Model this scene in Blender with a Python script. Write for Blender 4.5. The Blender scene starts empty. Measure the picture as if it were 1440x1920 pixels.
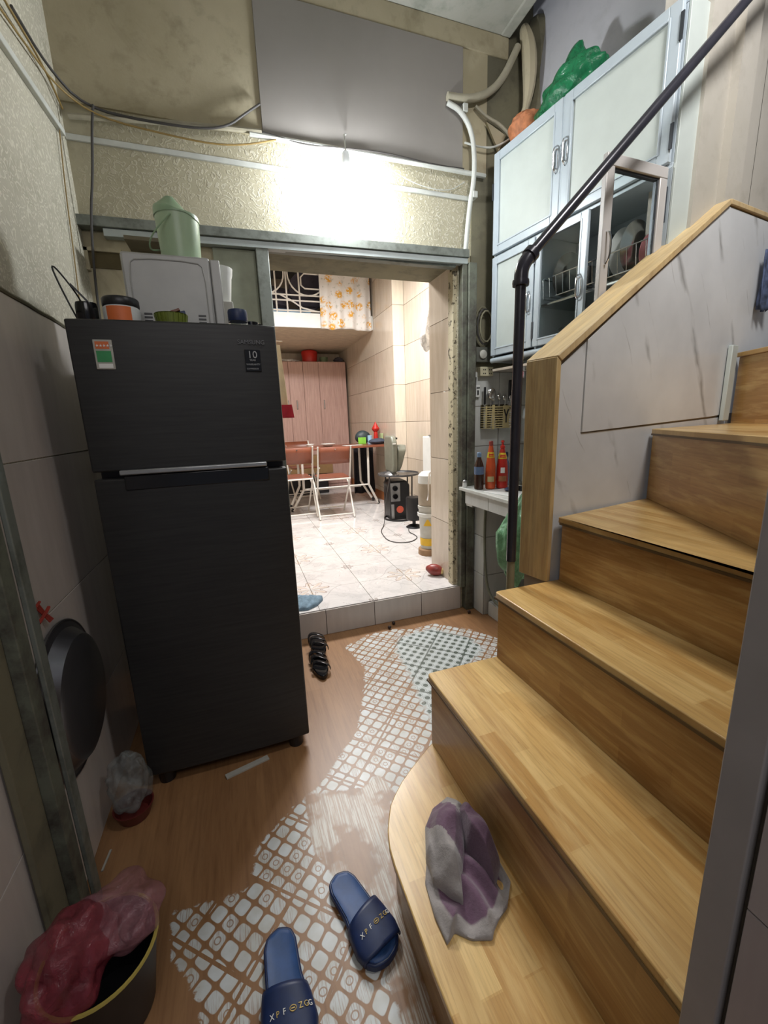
import bpy, math, random
from math import sin, cos, pi, radians, sqrt, atan2, hypot
from mathutils import Vector, Matrix

random.seed(7)
scene = bpy.context.scene
COL = scene.collection

# ------------------------------------------------------------------ camera
YAW, PITCH, ROLL, FPX = 0.328810581, 0.217241545, 0.0357154382, 778.92
cam_data = bpy.data.cameras.new('camera')
cam = bpy.data.objects.new('camera', cam_data)
COL.objects.link(cam)
fwd = Vector((sin(YAW)*cos(PITCH), cos(YAW)*cos(PITCH), -sin(PITCH)))
rgt = Vector((cos(YAW), -sin(YAW), 0.0))
dwn = fwd.cross(rgt)
r2 = cos(ROLL)*rgt + sin(ROLL)*dwn
d2 = -sin(ROLL)*rgt + cos(ROLL)*dwn
M3 = Matrix((r2, -d2, -fwd)).transposed()
cam.matrix_world = Matrix.Translation((0, 0, 1.40)) @ M3.to_4x4()
cam_data.sensor_fit = 'VERTICAL'
cam_data.sensor_height = 36.0
cam_data.sensor_width = 27.0
cam_data.lens = FPX/1920.0*36.0
cam_data.clip_start = 0.02
scene.camera = cam

# ------------------------------------------------------------------ world, lights, exposure
world = bpy.data.worlds.new('world')
scene.world = world
world.use_nodes = True
world.node_tree.nodes['Background'].inputs[0].default_value = (0.80, 0.86, 1.0, 1)
world.node_tree.nodes['Background'].inputs[1].default_value = 0.15
scene.view_settings.view_transform = 'Standard'
scene.view_settings.look = 'None'
scene.view_settings.gamma = 1.0
scene.view_settings.exposure = 0.12
scene.view_settings.use_curve_mapping = False

def area(name, loc, size, size_y, power, color, rot=(0, 0, 0)):
    l = bpy.data.lights.new(name, 'AREA')
    l.shape = 'RECTANGLE'; l.size = size; l.size_y = size_y
    l.energy = power; l.color = color
    o = bpy.data.objects.new(name, l); COL.objects.link(o)
    o.location = loc; o.rotation_euler = rot
    return o
area('far_room_light', (0.95, 4.3, 3.30), 1.2, 0.5, 140, (1.0, 0.975, 0.95))
area('front_room_light', (-0.05, -0.75, 2.75), 1.1, 0.8, 10, (1.0, 0.96, 0.95), (radians(42), 0, 0))
sl_lamp = area('stair_light', (1.42, 0.38, 3.42), 0.5, 0.3, 27, (1.0, 0.985, 0.97), (radians(26), radians(-30), 0))
sl_lamp.data.spread = radians(150)
BULB_STRENGTH = 330.0

# ------------------------------------------------------------------ helpers
def lin(h):
    if isinstance(h, str):
        h = h.lstrip('#')
        c = [int(h[i:i+2], 16)/255 for i in (0, 2, 4)]
    else:
        c = h
    return tuple(((x/12.92) if x <= 0.04045 else ((x+0.055)/1.055)**2.4) for x in c) + (1.0,)

class V:
    def __init__(s, g, sock): s.g = g; s.s = sock
    def _m(s, op, b=None, c=None, clamp=False): return s.g.math(op, s, b, c, clamp)
    def __add__(s, o): return s._m('ADD', o)
    __radd__ = __add__
    def __sub__(s, o): return s._m('SUBTRACT', o)
    def __rsub__(s, o): return s.g.math('SUBTRACT', o, s)
    def __mul__(s, o): return s._m('MULTIPLY', o)
    __rmul__ = __mul__
    def __truediv__(s, o): return s._m('DIVIDE', o)
    def gt(s, o): return s._m('GREATER_THAN', o)
    def lt(s, o): return s._m('LESS_THAN', o)
    def fl(s): return s._m('FLOOR')
    def fr(s): return s._m('FRACT')
    def ab(s): return s._m('ABSOLUTE')
    def mx(s, o): return s._m('MAXIMUM', o)
    def mn(s, o): return s._m('MINIMUM', o)
    def sn(s): return s._m('SINE')
    def sq(s): return s._m('SQRT')
    def cl(s): return s.g.math('ADD', s, 0.0, None, True)
    def step(s, a, b): return ((s-a)*(1.0/(b-a))).cl()

class G:
    def __init__(s, name):
        m = bpy.data.materials.new(name); m.use_nodes = True
        s.m = m; s.t = m.node_tree; s.b = s.t.nodes['Principled BSDF']
        s.co = None
    def put(s, sock, v):
        if isinstance(v, V): s.t.links.new(v.s, sock)
        else:
            try: sock.default_value = v
            except Exception: sock.default_value = (v, v, v, 1) if len(sock.default_value) == 4 else (v, v, v)
    def math(s, op, a, b=None, c=None, clamp=False):
        n = s.t.nodes.new('ShaderNodeMath'); n.operation = op; n.use_clamp = clamp
        s.put(n.inputs[0], a)
        if b is not None: s.put(n.inputs[1], b)
        if c is not None: s.put(n.inputs[2], c)
        return V(s, n.outputs[0])
    def pos(s, obj=True):
        if obj:
            n = s.t.nodes.new('ShaderNodeTexCoord'); return V(s, n.outputs['Object'])
        n = s.t.nodes.new('ShaderNodeNewGeometry'); return V(s, n.outputs['Position'])
    def xyz(s, v):
        n = s.t.nodes.new('ShaderNodeSeparateXYZ'); s.put(n.inputs[0], v)
        return V(s, n.outputs[0]), V(s, n.outputs[1]), V(s, n.outputs[2])
    def vec(s, x, y, z=0.0):
        n = s.t.nodes.new('ShaderNodeCombineXYZ')
        s.put(n.inputs[0], x); s.put(n.inputs[1], y); s.put(n.inputs[2], z)
        return V(s, n.outputs[0])
    def noise(s, v, scale=5, detail=4, rough=0.55, dist=0.0, color=False):
        n = s.t.nodes.new('ShaderNodeTexNoise'); s.put(n.inputs['Vector'], v)
        n.inputs['Scale'].default_value = scale; n.inputs['Detail'].default_value = detail
        n.inputs['Roughness'].default_value = rough; n.inputs['Distortion'].default_value = dist
        return V(s, n.outputs['Color' if color else 'Fac'])
    def voro(s, v, scale=5, feat='F1', out='Distance', rnd=1.0):
        n = s.t.nodes.new('ShaderNodeTexVoronoi'); n.feature = feat; s.put(n.inputs['Vector'], v)
        n.inputs['Scale'].default_value = scale; n.inputs['Randomness'].default_value = rnd
        return V(s, n.outputs[out])
    def mix(s, f, a, b):
        n = s.t.nodes.new('ShaderNodeMix'); n.data_type = 'RGBA'
        s.put(n.inputs[0], f); s.put(n.inputs[6], lin(a) if isinstance(a, str) else a)
        s.put(n.inputs[7], lin(b) if isinstance(b, str) else b)
        return V(s, n.outputs[2])
    def attr(s, name):
        n = s.t.nodes.new('ShaderNodeAttribute'); n.attribute_name = name
        return V(s, n.outputs['Fac'])
    def brick(s, v, w, h, c1, c2, mortar=0.0, mc='000000', off=0.5):
        n = s.t.nodes.new('ShaderNodeTexBrick'); s.put(n.inputs['Vector'], v)
        n.inputs['Scale'].default_value = 1.0
        n.inputs['Brick Width'].default_value = w; n.inputs['Row Height'].default_value = h
        n.inputs['Mortar Size'].default_value = mortar; n.offset = off
        n.inputs['Color1'].default_value = lin(c1); n.inputs['Color2'].default_value = lin(c2)
        n.inputs['Mortar'].default_value = lin(mc)
        return V(s, n.outputs['Color'])
    def bump(s, h, strength=0.3, dist=0.01):
        n = s.t.nodes.new('ShaderNodeBump'); s.put(n.inputs['Height'], h)
        n.inputs['Strength'].default_value = strength; n.inputs['Distance'].default_value = dist
        s.t.links.new(n.outputs[0], s.b.inputs['Normal'])
    def done(s, col=None, rough=None, metal=None, **kw):
        if col is not None: s.put(s.b.inputs['Base Color'], lin(col) if isinstance(col, str) else col)
        if rough is not None: s.put(s.b.inputs['Roughness'], rough)
        if metal is not None: s.put(s.b.inputs['Metallic'], metal)
        for k, v in kw.items(): s.put(s.b.inputs[k.replace('_', ' ')], v)
        return s.m

def simple(name, col, rough=0.5, metal=0.0, var=0.12, scale=12, **kw):
    g = G(name); p = g.pos()
    n = g.noise(p, scale, 4)
    base = Vector(lin(col)[:3])
    c = g.mix(n.step(0.3, 0.7), tuple(base*(1-var))+(1,), tuple(min(1, x*(1+var)) for x in base)+(1,))
    return g.done(c, rough, metal, **kw)

class MB:
    def __init__(s): s.v = []; s.f = []; s.a = {}
    def add(s, vs, fs):
        o = len(s.v); s.v += [tuple(v) for v in vs]; s.f += [tuple(i+o for i in f) for f in fs]; return s
    def box(s, x0, x1, y0, y1, z0, z1):
        return s.add([(x0,y0,z0),(x1,y0,z0),(x1,y1,z0),(x0,y1,z0),(x0,y0,z1),(x1,y0,z1),(x1,y1,z1),(x0,y1,z1)],
            [(0,3,2,1),(4,5,6,7),(0,1,5,4),(1,2,6,5),(2,3,7,6),(3,0,4,7)])
    def obox(s, c, a, b, d):
        c, a, b, d = map(Vector, (c, a, b, d))
        vs = [c+sa*a+sb*b+sd*d for sd in (-1, 1) for sb, sa in ((-1,-1),(-1,1),(1,1),(1,-1))]
        return s.add(vs, [(0,3,2,1),(4,5,6,7),(0,1,5,4),(1,2,6,5),(2,3,7,6),(3,0,4,7)])
    def bar(s, p0, p1, w, h, up=(0, 0, 1)):
        p0, p1 = Vector(p0), Vector(p1); d = (p1-p0)/2; u = Vector(up)
        sd = d.cross(u)
        if sd.length < 1e-6: sd = d.cross(Vector((1, 0, 0)))
        sd.normalize(); u = sd.cross(d).normalized()
        return s.obox((p0+p1)/2, d, sd*w/2, u*h/2)
    def rings(s, rings, closed=False, caps=True):
        n = len(rings[0]); o = len(s.v)
        for r in rings: s.v += [tuple(p) for p in r]
        m = len(rings)
        for i in range(m if closed else m-1):
            j = (i+1) % m
            for k in range(n):
                s.f.append((o+i*n+k, o+i*n+(k+1) % n, o+j*n+(k+1) % n, o+j*n+k))
        if caps and not closed:
            s.f.append(tuple(o+k for k in reversed(range(n)))); s.f.append(tuple(o+(m-1)*n+k for k in range(n)))
        return s
    def tube(s, pts, r, n=8, closed=False, caps=True, smooth=0):
        pts = [Vector(p) for p in pts]
        for _ in range(smooth):
            q = []
            m = len(pts)
            for i in range(m if closed else m-1):
                a, b = pts[i], pts[(i+1) % m]
                q += [a*0.75+b*0.25, a*0.25+b*0.75]
            if not closed: q = [pts[0]]+q+[pts[-1]]
            pts = q
        m = len(pts); rr = []
        nrm = None
        for i, p in enumerate(pts):
            a = pts[i-1] if (i or closed) else p; b = pts[(i+1) % m] if (i < m-1 or closed) else p
            t = (b-a)
            if t.length < 1e-9: t = Vector((0, 0, 1))
            t.normalize()
            if nrm is None:
                nrm = t.cross(Vector((0, 0, 1)))
                if nrm.length < 0.05: nrm = t.cross(Vector((1, 0, 0)))
            nrm = (nrm-t*nrm.dot(t)).normalized()
            bn = t.cross(nrm)
            ri = r(i/(max(1, m-1))) if callable(r) else r
            rr.append([p+ri*(cos(2*pi*k/n)*nrm+sin(2*pi*k/n)*bn) for k in range(n)])
        return s.rings(rr, closed, caps)
    def cyl(s, p0, p1, r0, r1=None, n=20):
        r1 = r0 if r1 is None else r1
        return s.tube([p0, p1], lambda t: r0+(r1-r0)*t, n)
    def lathe(s, prof, c=(0, 0, 0), n=28, ax='Z', caps=True):
        rr = []
        for r, h in prof:
            r = max(r, 1e-4); ring = []
            for k in range(n):
                a = 2*pi*k/n
                if ax == 'Z': q = (c[0]+r*cos(a), c[1]+r*sin(a), c[2]+h)
                elif ax == 'Y': q = (c[0]+r*cos(a), c[1]+h, c[2]-r*sin(a))
                else: q = (c[0]+h, c[1]+r*cos(a), c[2]+r*sin(a))
                ring.append(q)
            rr.append(ring)
        return s.rings(rr, False, caps)
    def prism(s, poly, z0, z1, ax='Z'):
        n = len(poly)
        def P(p, z): return (p[0], p[1], z) if ax == 'Z' else ((p[0], z, p[1]) if ax == 'Y' else (z, p[0], p[1]))
        o = len(s.v); s.v += [P(p, z0) for p in poly]+[P(p, z1) for p in poly]
        s.f.append(tuple(o+i for i in reversed(range(n)))); s.f.append(tuple(o+n+i for i in range(n)))
        for i in range(n):
            j = (i+1) % n; s.f.append((o+i, o+j, o+n+j, o+n+i))
        return s
    def sheet(s, fn, nu, nv, cu=False):
        o = len(s.v)
        for j in range(nv+1):
            for i in range(nu if cu else nu+1): s.v.append(tuple(fn(i/nu, j/nv)))
        w = nu if cu else nu+1
        for j in range(nv):
            for i in range(nu):
                a = o+j*w+i; b = o+j*w+(i+1) % w
                s.f.append((a, b, b+w, a+w))
        return s

def wloc(o):
    p = Vector((0, 0, 0))
    while o: p += o.location; o = o.parent
    return p

def obj(name, mb, mat, parent=None, local=False, bev=0, seg=2, sub=0, sol=0, loc=None, angle=35):
    off = wloc(parent) if (parent and not local) else Vector((0, 0, 0))
    if loc is not None and not parent: off = Vector(loc)
    me = bpy.data.meshes.new(name)
    me.from_pydata([(v[0]-off.x, v[1]-off.y, v[2]-off.z) for v in mb.v], [], mb.f)
    me.update()
    import bmesh
    bm = bmesh.new(); bm.from_mesh(me); bmesh.ops.recalc_face_normals(bm, faces=bm.faces); bm.to_mesh(me); bm.free()
    for k, vals in mb.a.items():
        at = me.attributes.new(k, 'FLOAT', 'POINT'); at.data.foreach_set('value', vals)
    me.polygons.foreach_set('use_smooth', [True]*len(me.polygons))
    me.set_sharp_from_angle(angle=radians(angle))
    me.materials.append(mat)
    o = bpy.data.objects.new(name, me); COL.objects.link(o)
    if parent: o.parent = parent
    elif loc is not None: o.location = loc
    if sol:
        m = o.modifiers.new('solid', 'SOLIDIFY'); m.thickness = sol; m.offset = 0
    if bev:
        m = o.modifiers.new('bevel', 'BEVEL'); m.width = bev; m.segments = seg; m.limit_method = 'ANGLE'
        m.harden_normals = False
    if sub:
        m = o.modifiers.new('sub', 'SUBSURF'); m.levels = sub; m.render_levels = sub
    return o
def tag(o, label, cat, group=None, kind=None):
    o['label'] = label; o['category'] = cat
    if group: o['group'] = group
    if kind: o['kind'] = kind
    return o
def thing(name, label, cat, loc=(0, 0, 0), rotz=0.0, group=None):
    o = bpy.data.objects.new(name, None); o.empty_display_size = 0.05
    COL.objects.link(o); o.location = loc; o.rotation_euler = (0, 0, rotz)
    return tag(o, label, cat, group)
def single(name, mb, mat, loc, label, cat, group=None, **k):
    return tag(obj(name, mb, mat, None, loc=loc, **k), label, cat, group)
def struct(name, mb, mat, **k):
    o = obj(name, mb, mat, **k); o['kind'] = 'structure'; return o
def B(*a): return MB().box(*a)
def text_part(body, size, mat, parent, origin, u, v, name='lettering', ext=0.0006, sx=1.0, align='LEFT'):
    cu = bpy.data.curves.new('txt', 'FONT'); cu.body = body; cu.size = size; cu.extrude = ext
    cu.align_x = align; cu.resolution_u = 3
    o = bpy.data.objects.new('txt', cu); COL.objects.link(o)
    dg = bpy.context.evaluated_depsgraph_get(); dg.update()
    me = bpy.data.meshes.new_from_object(o.evaluated_get(dg))
    bpy.data.objects.remove(o)
    u, v = Vector(u).normalized(), Vector(v).normalized(); w = u.cross(v)
    M = Matrix((u, v, w)).transposed().to_4x4(); M.translation = Vector(origin)
    me.transform(M @ Matrix.Diagonal((sx, 1, 1, 1)))
    me.materials.clear(); me.materials.append(mat); me.name = name
    t = bpy.data.objects.new(name, me); COL.objects.link(t); t.parent = parent
    return t
def noise3(p):
    from mathutils import noise
    return noise.noise(Vector(p))
def blob(c, r, amp=0.15, fr=3.0, seed=0, n=28, m=18, flat=None, fold=0.0):
    mb = MB(); c = Vector(c)
    def fn(u, v):
        th = v*pi; a = 2*pi*u
        d = Vector((sin(th)*cos(a), sin(th)*sin(a), cos(th)))
        k = 1+amp*noise3(d*fr+Vector((seed, seed*1.7, 0)))*1.6+fold*sin(a*9+3*d.z+seed)*sin(th)
        p = Vector((d.x*r[0]*k, d.y*r[1]*k, d.z*r[2]*k))
        if flat is not None: p.z = max(p.z, -flat)
        return c+p
    mb.sheet(fn, n, m, True)
    return mb
def heap(outline, z0, hf, rings=14, n=72, cx=None):
    """closed low heap of cloth: outline polygon (xy) filled by rings towards its centre"""
    m = len(outline)
    per = []
    L = [0]
    for i in range(m):
        a, b = outline[i], outline[(i+1) % m]; L.append(L[-1]+hypot(b[0]-a[0], b[1]-a[1]))
    for k in range(n):
        s = L[-1]*k/n
        i = max(j for j in range(m) if L[j] <= s+1e-9)
        t = (s-L[i])/(L[i+1]-L[i]+1e-9); a, b = outline[i], outline[(i+1) % m]
        per.append((a[0]+(b[0]-a[0])*t, a[1]+(b[1]-a[1])*t))
    if cx is None: cx = (sum(p[0] for p in per)/n, sum(p[1] for p in per)/n)
    mb = MB(); rim = []
    for j in range(rings+1):
        r = 1-j/rings
        for p in per:
            x = cx[0]+(p[0]-cx[0])*max(r, 1e-3); y = cx[1]+(p[1]-cx[1])*max(r, 1e-3)
            mb.v.append((x, y, z0+hf(x, y, r))); rim.append(r)
    for j in range(rings):
        for k in range(n):
            a = j*n+k; b = j*n+(k+1) % n
            mb.f.append((a, b, b+n, a+n))
    o = len(mb.v)
    for p in per: mb.v.append((p[0], p[1], z0)); rim.append(1.0)
    for k in range(n): mb.f.append((o+k, o+(k+1) % n, (k+1) % n, k))
    mb.a['rim'] = rim
    return mb
def drape(p0, p1, zt, zb, amp, nf, flare=0.0, seed=0, nu=48, nv=16, hem=0.0):
    p0, p1 = Vector(p0), Vector(p1); d = p1-p0; nr = Vector((-d.y, d.x, 0)).normalized()
    mid = (p0+p1)/2
    def fn(u, v):
        q = mid+(p0+d*u-mid)*(1+flare*v)
        w = amp*(0.35+0.65*v)*(sin(u*nf*2*pi+seed+1.5*v)+0.5*noise3((u*4, v*3, seed)))
        z = zt+(zb-zt)*v+hem*v*noise3((u*3, seed, 1))
        return (q.x+nr.x*w, q.y+nr.y*w, z)
    return MB().sheet(fn, nu, nv)
def clone(o, parent=None, **props):
    c = o.copy(); COL.objects.link(c)
    if parent is not None: c.parent = parent
    for k, v in props.items(): c[k] = v
    for ch in o.children: clone(ch, c)
    return c
# ------------------------------------------------------------------ materials
def m_plaster(name, a, b, stain='7A7058', pattern=False, world=True):
    g = G(name); p = g.pos(False); x, y, z = g.xyz(p)
    n1 = g.noise(p, 1.6, 6, 0.6); n2 = g.noise(p, 9, 5, 0.6); n3 = g.noise(p, 45, 3, 0.6)
    c = g.mix(n1.step(0.35, 0.65), a, b)
    c = g.mix(n2.step(0.54, 0.74)*0.5, c, stain); c = g.mix(g.noise(p, 3.1, 6, 0.7, 0.8).step(0.54, 0.66)*0.35, c, stain)
    h = n2*0.6+n3*0.25
    if pattern:
        q = g.vec(x+y, z*1.0)
        w = g.noise(q, 9, 2, 0.5, 0, True)
        n = g.t.nodes.new('ShaderNodeVectorMath'); n.operation = 'MULTIPLY_ADD'
        g.put(n.inputs[0], w); n.inputs[1].default_value = (0.09, 0.09, 0); g.put(n.inputs[2], q)
        qq = V(g, n.outputs[0])
        d = g.voro(qq, 30, 'F1'); s1 = (d*17.0).sn().step(0.2, 0.6)
        br = g.noise(q, 50, 2).step(0.40, 0.52)
        s1 = s1*br
        fade = g.noise(p, 2.2, 3).step(0.40, 0.56) if pattern == 'faded' else 1.0
        if pattern == 'faded': fade = (fade*0.45+x.step(-0.15, 0.45)).cl()
        s1 = s1*fade if pattern == 'faded' else s1*1.0
        c = g.mix(s1*0.55, c, 'DAD6C6'); h = h+s1*1.2
    g.bump(h, 0.35, 0.006)
    return g.done(c, 0.75)
M = {}
M['plaster'] = m_plaster('old_yellow_plaster', 'B9AF96', 'A79D82')
M['wallpaper'] = m_plaster('scroll_wallpaper', 'B4AD96', 'A9A289', '8F8770', 'faded')
M['wallpaper_left'] = m_plaster('scroll_wallpaper_left', 'B5B09F', 'ABA695', '948F7C', 'all')
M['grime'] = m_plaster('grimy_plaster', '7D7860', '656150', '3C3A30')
M['slab'] = m_plaster('stained_concrete', 'B6B6AE', 'A6A69C', '6E7A6C')
M['paint_right'] = m_plaster('cream_paint', 'B9B4AB', 'B0ABA0', '9C968A')
M['lavender'] = m_plaster('lavender_paint', 'B3B3B8', 'AAAAB0', '98989C')
M['panel_gray'] = simple('grey_board', '8E8984', 0.6, var=0.08, scale=2)
g = G('dirty_grey_steel'); p = g.pos(False); n = g.noise(p, 6, 6, 0.7); n2 = g.noise(p, 40, 4)
M['steel'] = g.done(g.mix((n*0.7+n2*0.3).step(0.48, 0.64), '7A7F78', '5C5F57'), 0.5, 0.2)
g = G('rusty_dark_frame'); p = g.pos(False); n = g.noise(p, 7, 6, 0.7)
M['rust'] = g.done(g.mix(n.step(0.4, 0.62), '6C7062', '45403A'), 0.6, 0.1)
g = G('chipped_paint'); p = g.pos(False); n = g.noise(p, 28, 5, 0.7)
M['chipped'] = g.done(g.mix(n.step(0.55, 0.60), 'B9AF93', '4F4636'), 0.7)
M['steel_light'] = simple('light_steel_flange', 'A9B1B0', 0.4, 0.2, 0.08)

def m_tile(name, a, b, rough=0.12, sc=(1.2, 1.2, 9)):
    g = G(name); p = g.pos(False); x, y, z = g.xyz(p)
    n = g.noise(g.vec(x*sc[0]*6, y*sc[1]*6, z*sc[2]*0.12), 3, 5, 0.6)
    oi = g.t.nodes.new('ShaderNodeObjectInfo'); r = V(g, oi.outputs['Random'])
    c = g.mix((n*0.75+r*0.3).step(0.35, 0.75), a, b)
    return g.done(c, rough, 0.0)
M['tile_beige'] = m_tile('beige_wall_tile', 'D3C6B6', 'BEAF9D')
M['tile_cream'] = m_tile('cream_wall_tile', 'E4DBC9', 'D3C6B6')
M['tile_left'] = m_tile('pale_wall_tile', 'C9C2BD', 'BBB3AE', 0.22)
M['tile_white'] = m_tile('white_kitchen_tile', 'C4C6C4', 'B3B5B2', 0.2)
M['grout'] = simple('grout', '8A8074', 0.9)
M['grout_dark'] = simple('dark_grout', '4D4840', 0.9)

def m_marble(name):
    g = G(name); p = g.pos(False); x, y, z = g.xyz(p)
    u = x*0.97+y*0.18
    d = u*0.86+z*0.50
    al = z*0.86-u*0.50
    w = g.noise(p, 2.0, 4, 0.6)
    f = (d*3.1+w*0.45).fr()
    line = 1.0-((f-0.5).ab()*15.0).cl()
    sel = g.noise(g.vec(d*5, al*2.2, 3.0), 1.6, 3, 0.6).step(0.46, 0.60)
    f2 = (d*5.3+w*0.7+0.3).fr()
    line2 = (1.0-((f2-0.5).ab()*60.0).cl())*g.noise(g.vec(al*3, d*7, 1.0), 1.5, 3).step(0.5, 0.6)
    base = g.mix(g.noise(p, 3, 4).step(0.35, 0.65), 'D4D6D8', 'C6C8CA')
    c = g.mix((line*sel*0.75+line2*0.5).cl(), base, '7E7C78')
    return g.done(c, 0.25)
M['marble'] = m_marble('veined_marble_panel')

def m_fingerwood(name, ax, ay, rot=0.0, w=0.42, h=0.052, c1='D9B277', c2='BC8A4B', c3='E3C48B', rough=0.28, coat=0.25):
    g = G(name); p = g.pos(False); X = dict(zip('XYZ', g.xyz(p)))
    if ax == 'R':
        u = X['X']*sin(rot)+X['Y']*cos(rot); v = X['X']*cos(rot)-X['Y']*sin(rot)
        if ay == 'Z': v = X['Z']
    elif ax == 'S':
        u = X['X']*cos(rot)+X['Z']*sin(rot); v = X['Y'] if ay == 'Y' else X['Z']*cos(rot)-X['X']*sin(rot)
    else: u, v = X[ax], X[ay]
    q = g.vec(u+7.03, v+5.0)
    b = g.brick(q, w, h, c1, c2, off=0.37)
    b2 = g.brick(g.vec(u+3.3, v+5.0), w*0.83, h, c3, c2, off=0.61)
    c = g.mix(0.38, b, b2)
    # fine grain along the board
    gr = g.noise(g.vec(u*2.5, v*55), 2.2, 6, 0.65, 0.15)
    gr2 = g.noise(g.vec(u*3, v*22), 1.5, 4, 0.6, 0.15)
    c = g.mix(gr.step(0.48, 0.70)*0.5, c, '8A6434')
    c = g.mix(gr2.step(0.48, 0.66)*0.42, c, 'E6C88C')
    gr3 = g.noise(g.vec(u*1.4, v*24+9.0), 1.4, 5, 0.6, 0.25)
    c = g.mix(gr3.step(0.52, 0.66)*0.22, c, '9A6F35')
    kn = g.noise(p, 60, 2).step(0.80, 0.83)
    c = g.mix(kn*0.7, c, '4A2E14')
    g.bump(gr, 0.05, 0.002)
    return g.done(c, rough, 0.0, Coat_Weight=coat, Coat_Roughness=0.25)
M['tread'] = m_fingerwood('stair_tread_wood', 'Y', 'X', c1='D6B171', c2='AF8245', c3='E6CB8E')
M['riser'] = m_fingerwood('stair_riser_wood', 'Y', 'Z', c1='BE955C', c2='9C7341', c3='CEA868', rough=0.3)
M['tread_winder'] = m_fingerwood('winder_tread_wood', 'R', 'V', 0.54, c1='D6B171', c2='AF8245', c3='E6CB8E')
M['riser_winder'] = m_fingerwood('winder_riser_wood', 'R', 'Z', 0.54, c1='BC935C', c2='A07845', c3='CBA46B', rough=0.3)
M['trim'] = m_fingerwood('pale_pine_trim', 'X', 'Y', w=0.7, h=0.09, c1='C9A873', c2='BA965D', c3='D0B27F', rough=0.5, coat=0.0)
M['trim_post'] = m_fingerwood('pale_pine_post', 'Z', 'Y', w=0.7, h=0.09, c1='BFA577', c2='B19464', c3='CAB184', rough=0.5, coat=0.0)
M['nosing'] = simple('dark_tread_edge', '6B5638', 0.4)  # darker strip along the lower front edge of the treads

# floor: brown plank print with worn white stencil
def m_floor():
    g = G('worn_patterned_vinyl'); p = g.pos(False); x, y, z = g.xyz(p)
    b = g.brick(g.vec(y+4.0, x+4.03), 1.2, 0.18, '85603F', '916C4A', off=0.4)
    gr = g.noise(g.vec(x*38, y*2.0), 2.0, 6, 0.7, 0.6)
    gr2 = g.noise(g.vec(x*9, y*1.3), 1.6, 4, 0.6, 1.0)
    c = g.mix(gr.step(0.45, 0.72)*0.5, b, '5E3E24')
    c = g.mix(gr2.step(0.45, 0.7)*0.4, c, 'A47C54')
    wn = g.noise(p, 30, 4, 0.7)
    wear = (g.attr('wear')+(wn-0.5)*0.55).step(0.44, 0.52)
    dots = (g.attr('dots')+(wn-0.5)*0.5).step(0.40, 0.60)
    strp = (g.attr('strip')+(wn-0.5)*0.35).step(0.45, 0.55)
    th = radians(43); S = 0.0465
    px = x+(g.noise(p, 5, 2)-0.5)*0.02; py = y+(g.noise(g.vec(x+3, y), 5, 2)-0.5)*0.02
    u = (px*cos(th)+py*sin(th))/S; v = (py*cos(th)-px*sin(th))/S
    cu = ((u-u.fl())-0.5).ab(); cv = ((v-v.fl())-0.5).ab()
    pw = ((cu*cu)*(cu*cu)+(cv*cv)*(cv*cv)).sq().sq()
    sqr = 1.0-pw.step(0.395, 0.435)
    rad = (cu*cu+cv*cv).sq()
    # larger print tiles: bands of triangles between groups of cells
    U = (x*0.999+y*0.06+0.07)/0.30; Vv = (y*0.999-x*0.06+0.02)/0.30
    bu = ((U-U.fl())-0.5).ab(); bv = ((Vv-Vv.fl())-0.5).ab()
    brown = (bu-bv).ab().lt(0.022)
    rim = (bu.mx(bv)).gt(0.475)
    cell = g.t.nodes.new('ShaderNodeTexWhiteNoise'); cell.noise_dimensions = '2D'
    g.put(cell.inputs['Vector'], g.vec(u.fl(), v.fl())); cr = V(g, cell.outputs['Value'])
    ring = (rad.lt(0.22)*rad.gt(0.15))*cr.gt(0.72)
    st = g.noise(g.vec(x*150, y*6), 2.0, 3, 0.6).step(0.50, 0.60)
    white = sqr*(1.0-brown)*(1.0-ring*0.8)
    white = white*(1.0-st*0.55*cr.gt(0.5))
    wcol = g.mix(g.noise(p, 14, 3).step(0.3, 0.7), 'C9CED0', 'B3B3AC')
    a = (wear*white*(1.0-strp)).cl()
    c1 = g.mix(a, c, wcol)
    # dotted part: white ground, grey-green dots
    dot = rad.lt(g.math('MULTIPLY_ADD', dots, 0.26, 0.04))
    rng = rad.gt(0.40)*rad.lt(0.45)
    dcol = g.mix((dot+rng*0.7).cl(), 'C4CBCB', '566058')
    dcol = g.mix(brown*0.8, dcol, '4E5850')
    c2 = g.mix((dots*wear).cl(), c1, dcol)
    # planks scraped along the grain
    stp = g.noise(g.vec(x*120, y*3.0), 1.6, 4, 0.7).step(0.47, 0.56)
    patch = g.noise(p, 7, 3, 0.6).step(0.43, 0.50)
    c3 = g.mix((strp*patch*(0.25+0.75*stp)).cl(), c2, 'BDBAB0')
    g.bump(gr*0.5+white*wear*0.5, 0.08, 0.001)
    return g.done(c3, 0.38)
M['floor'] = m_floor()

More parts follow.
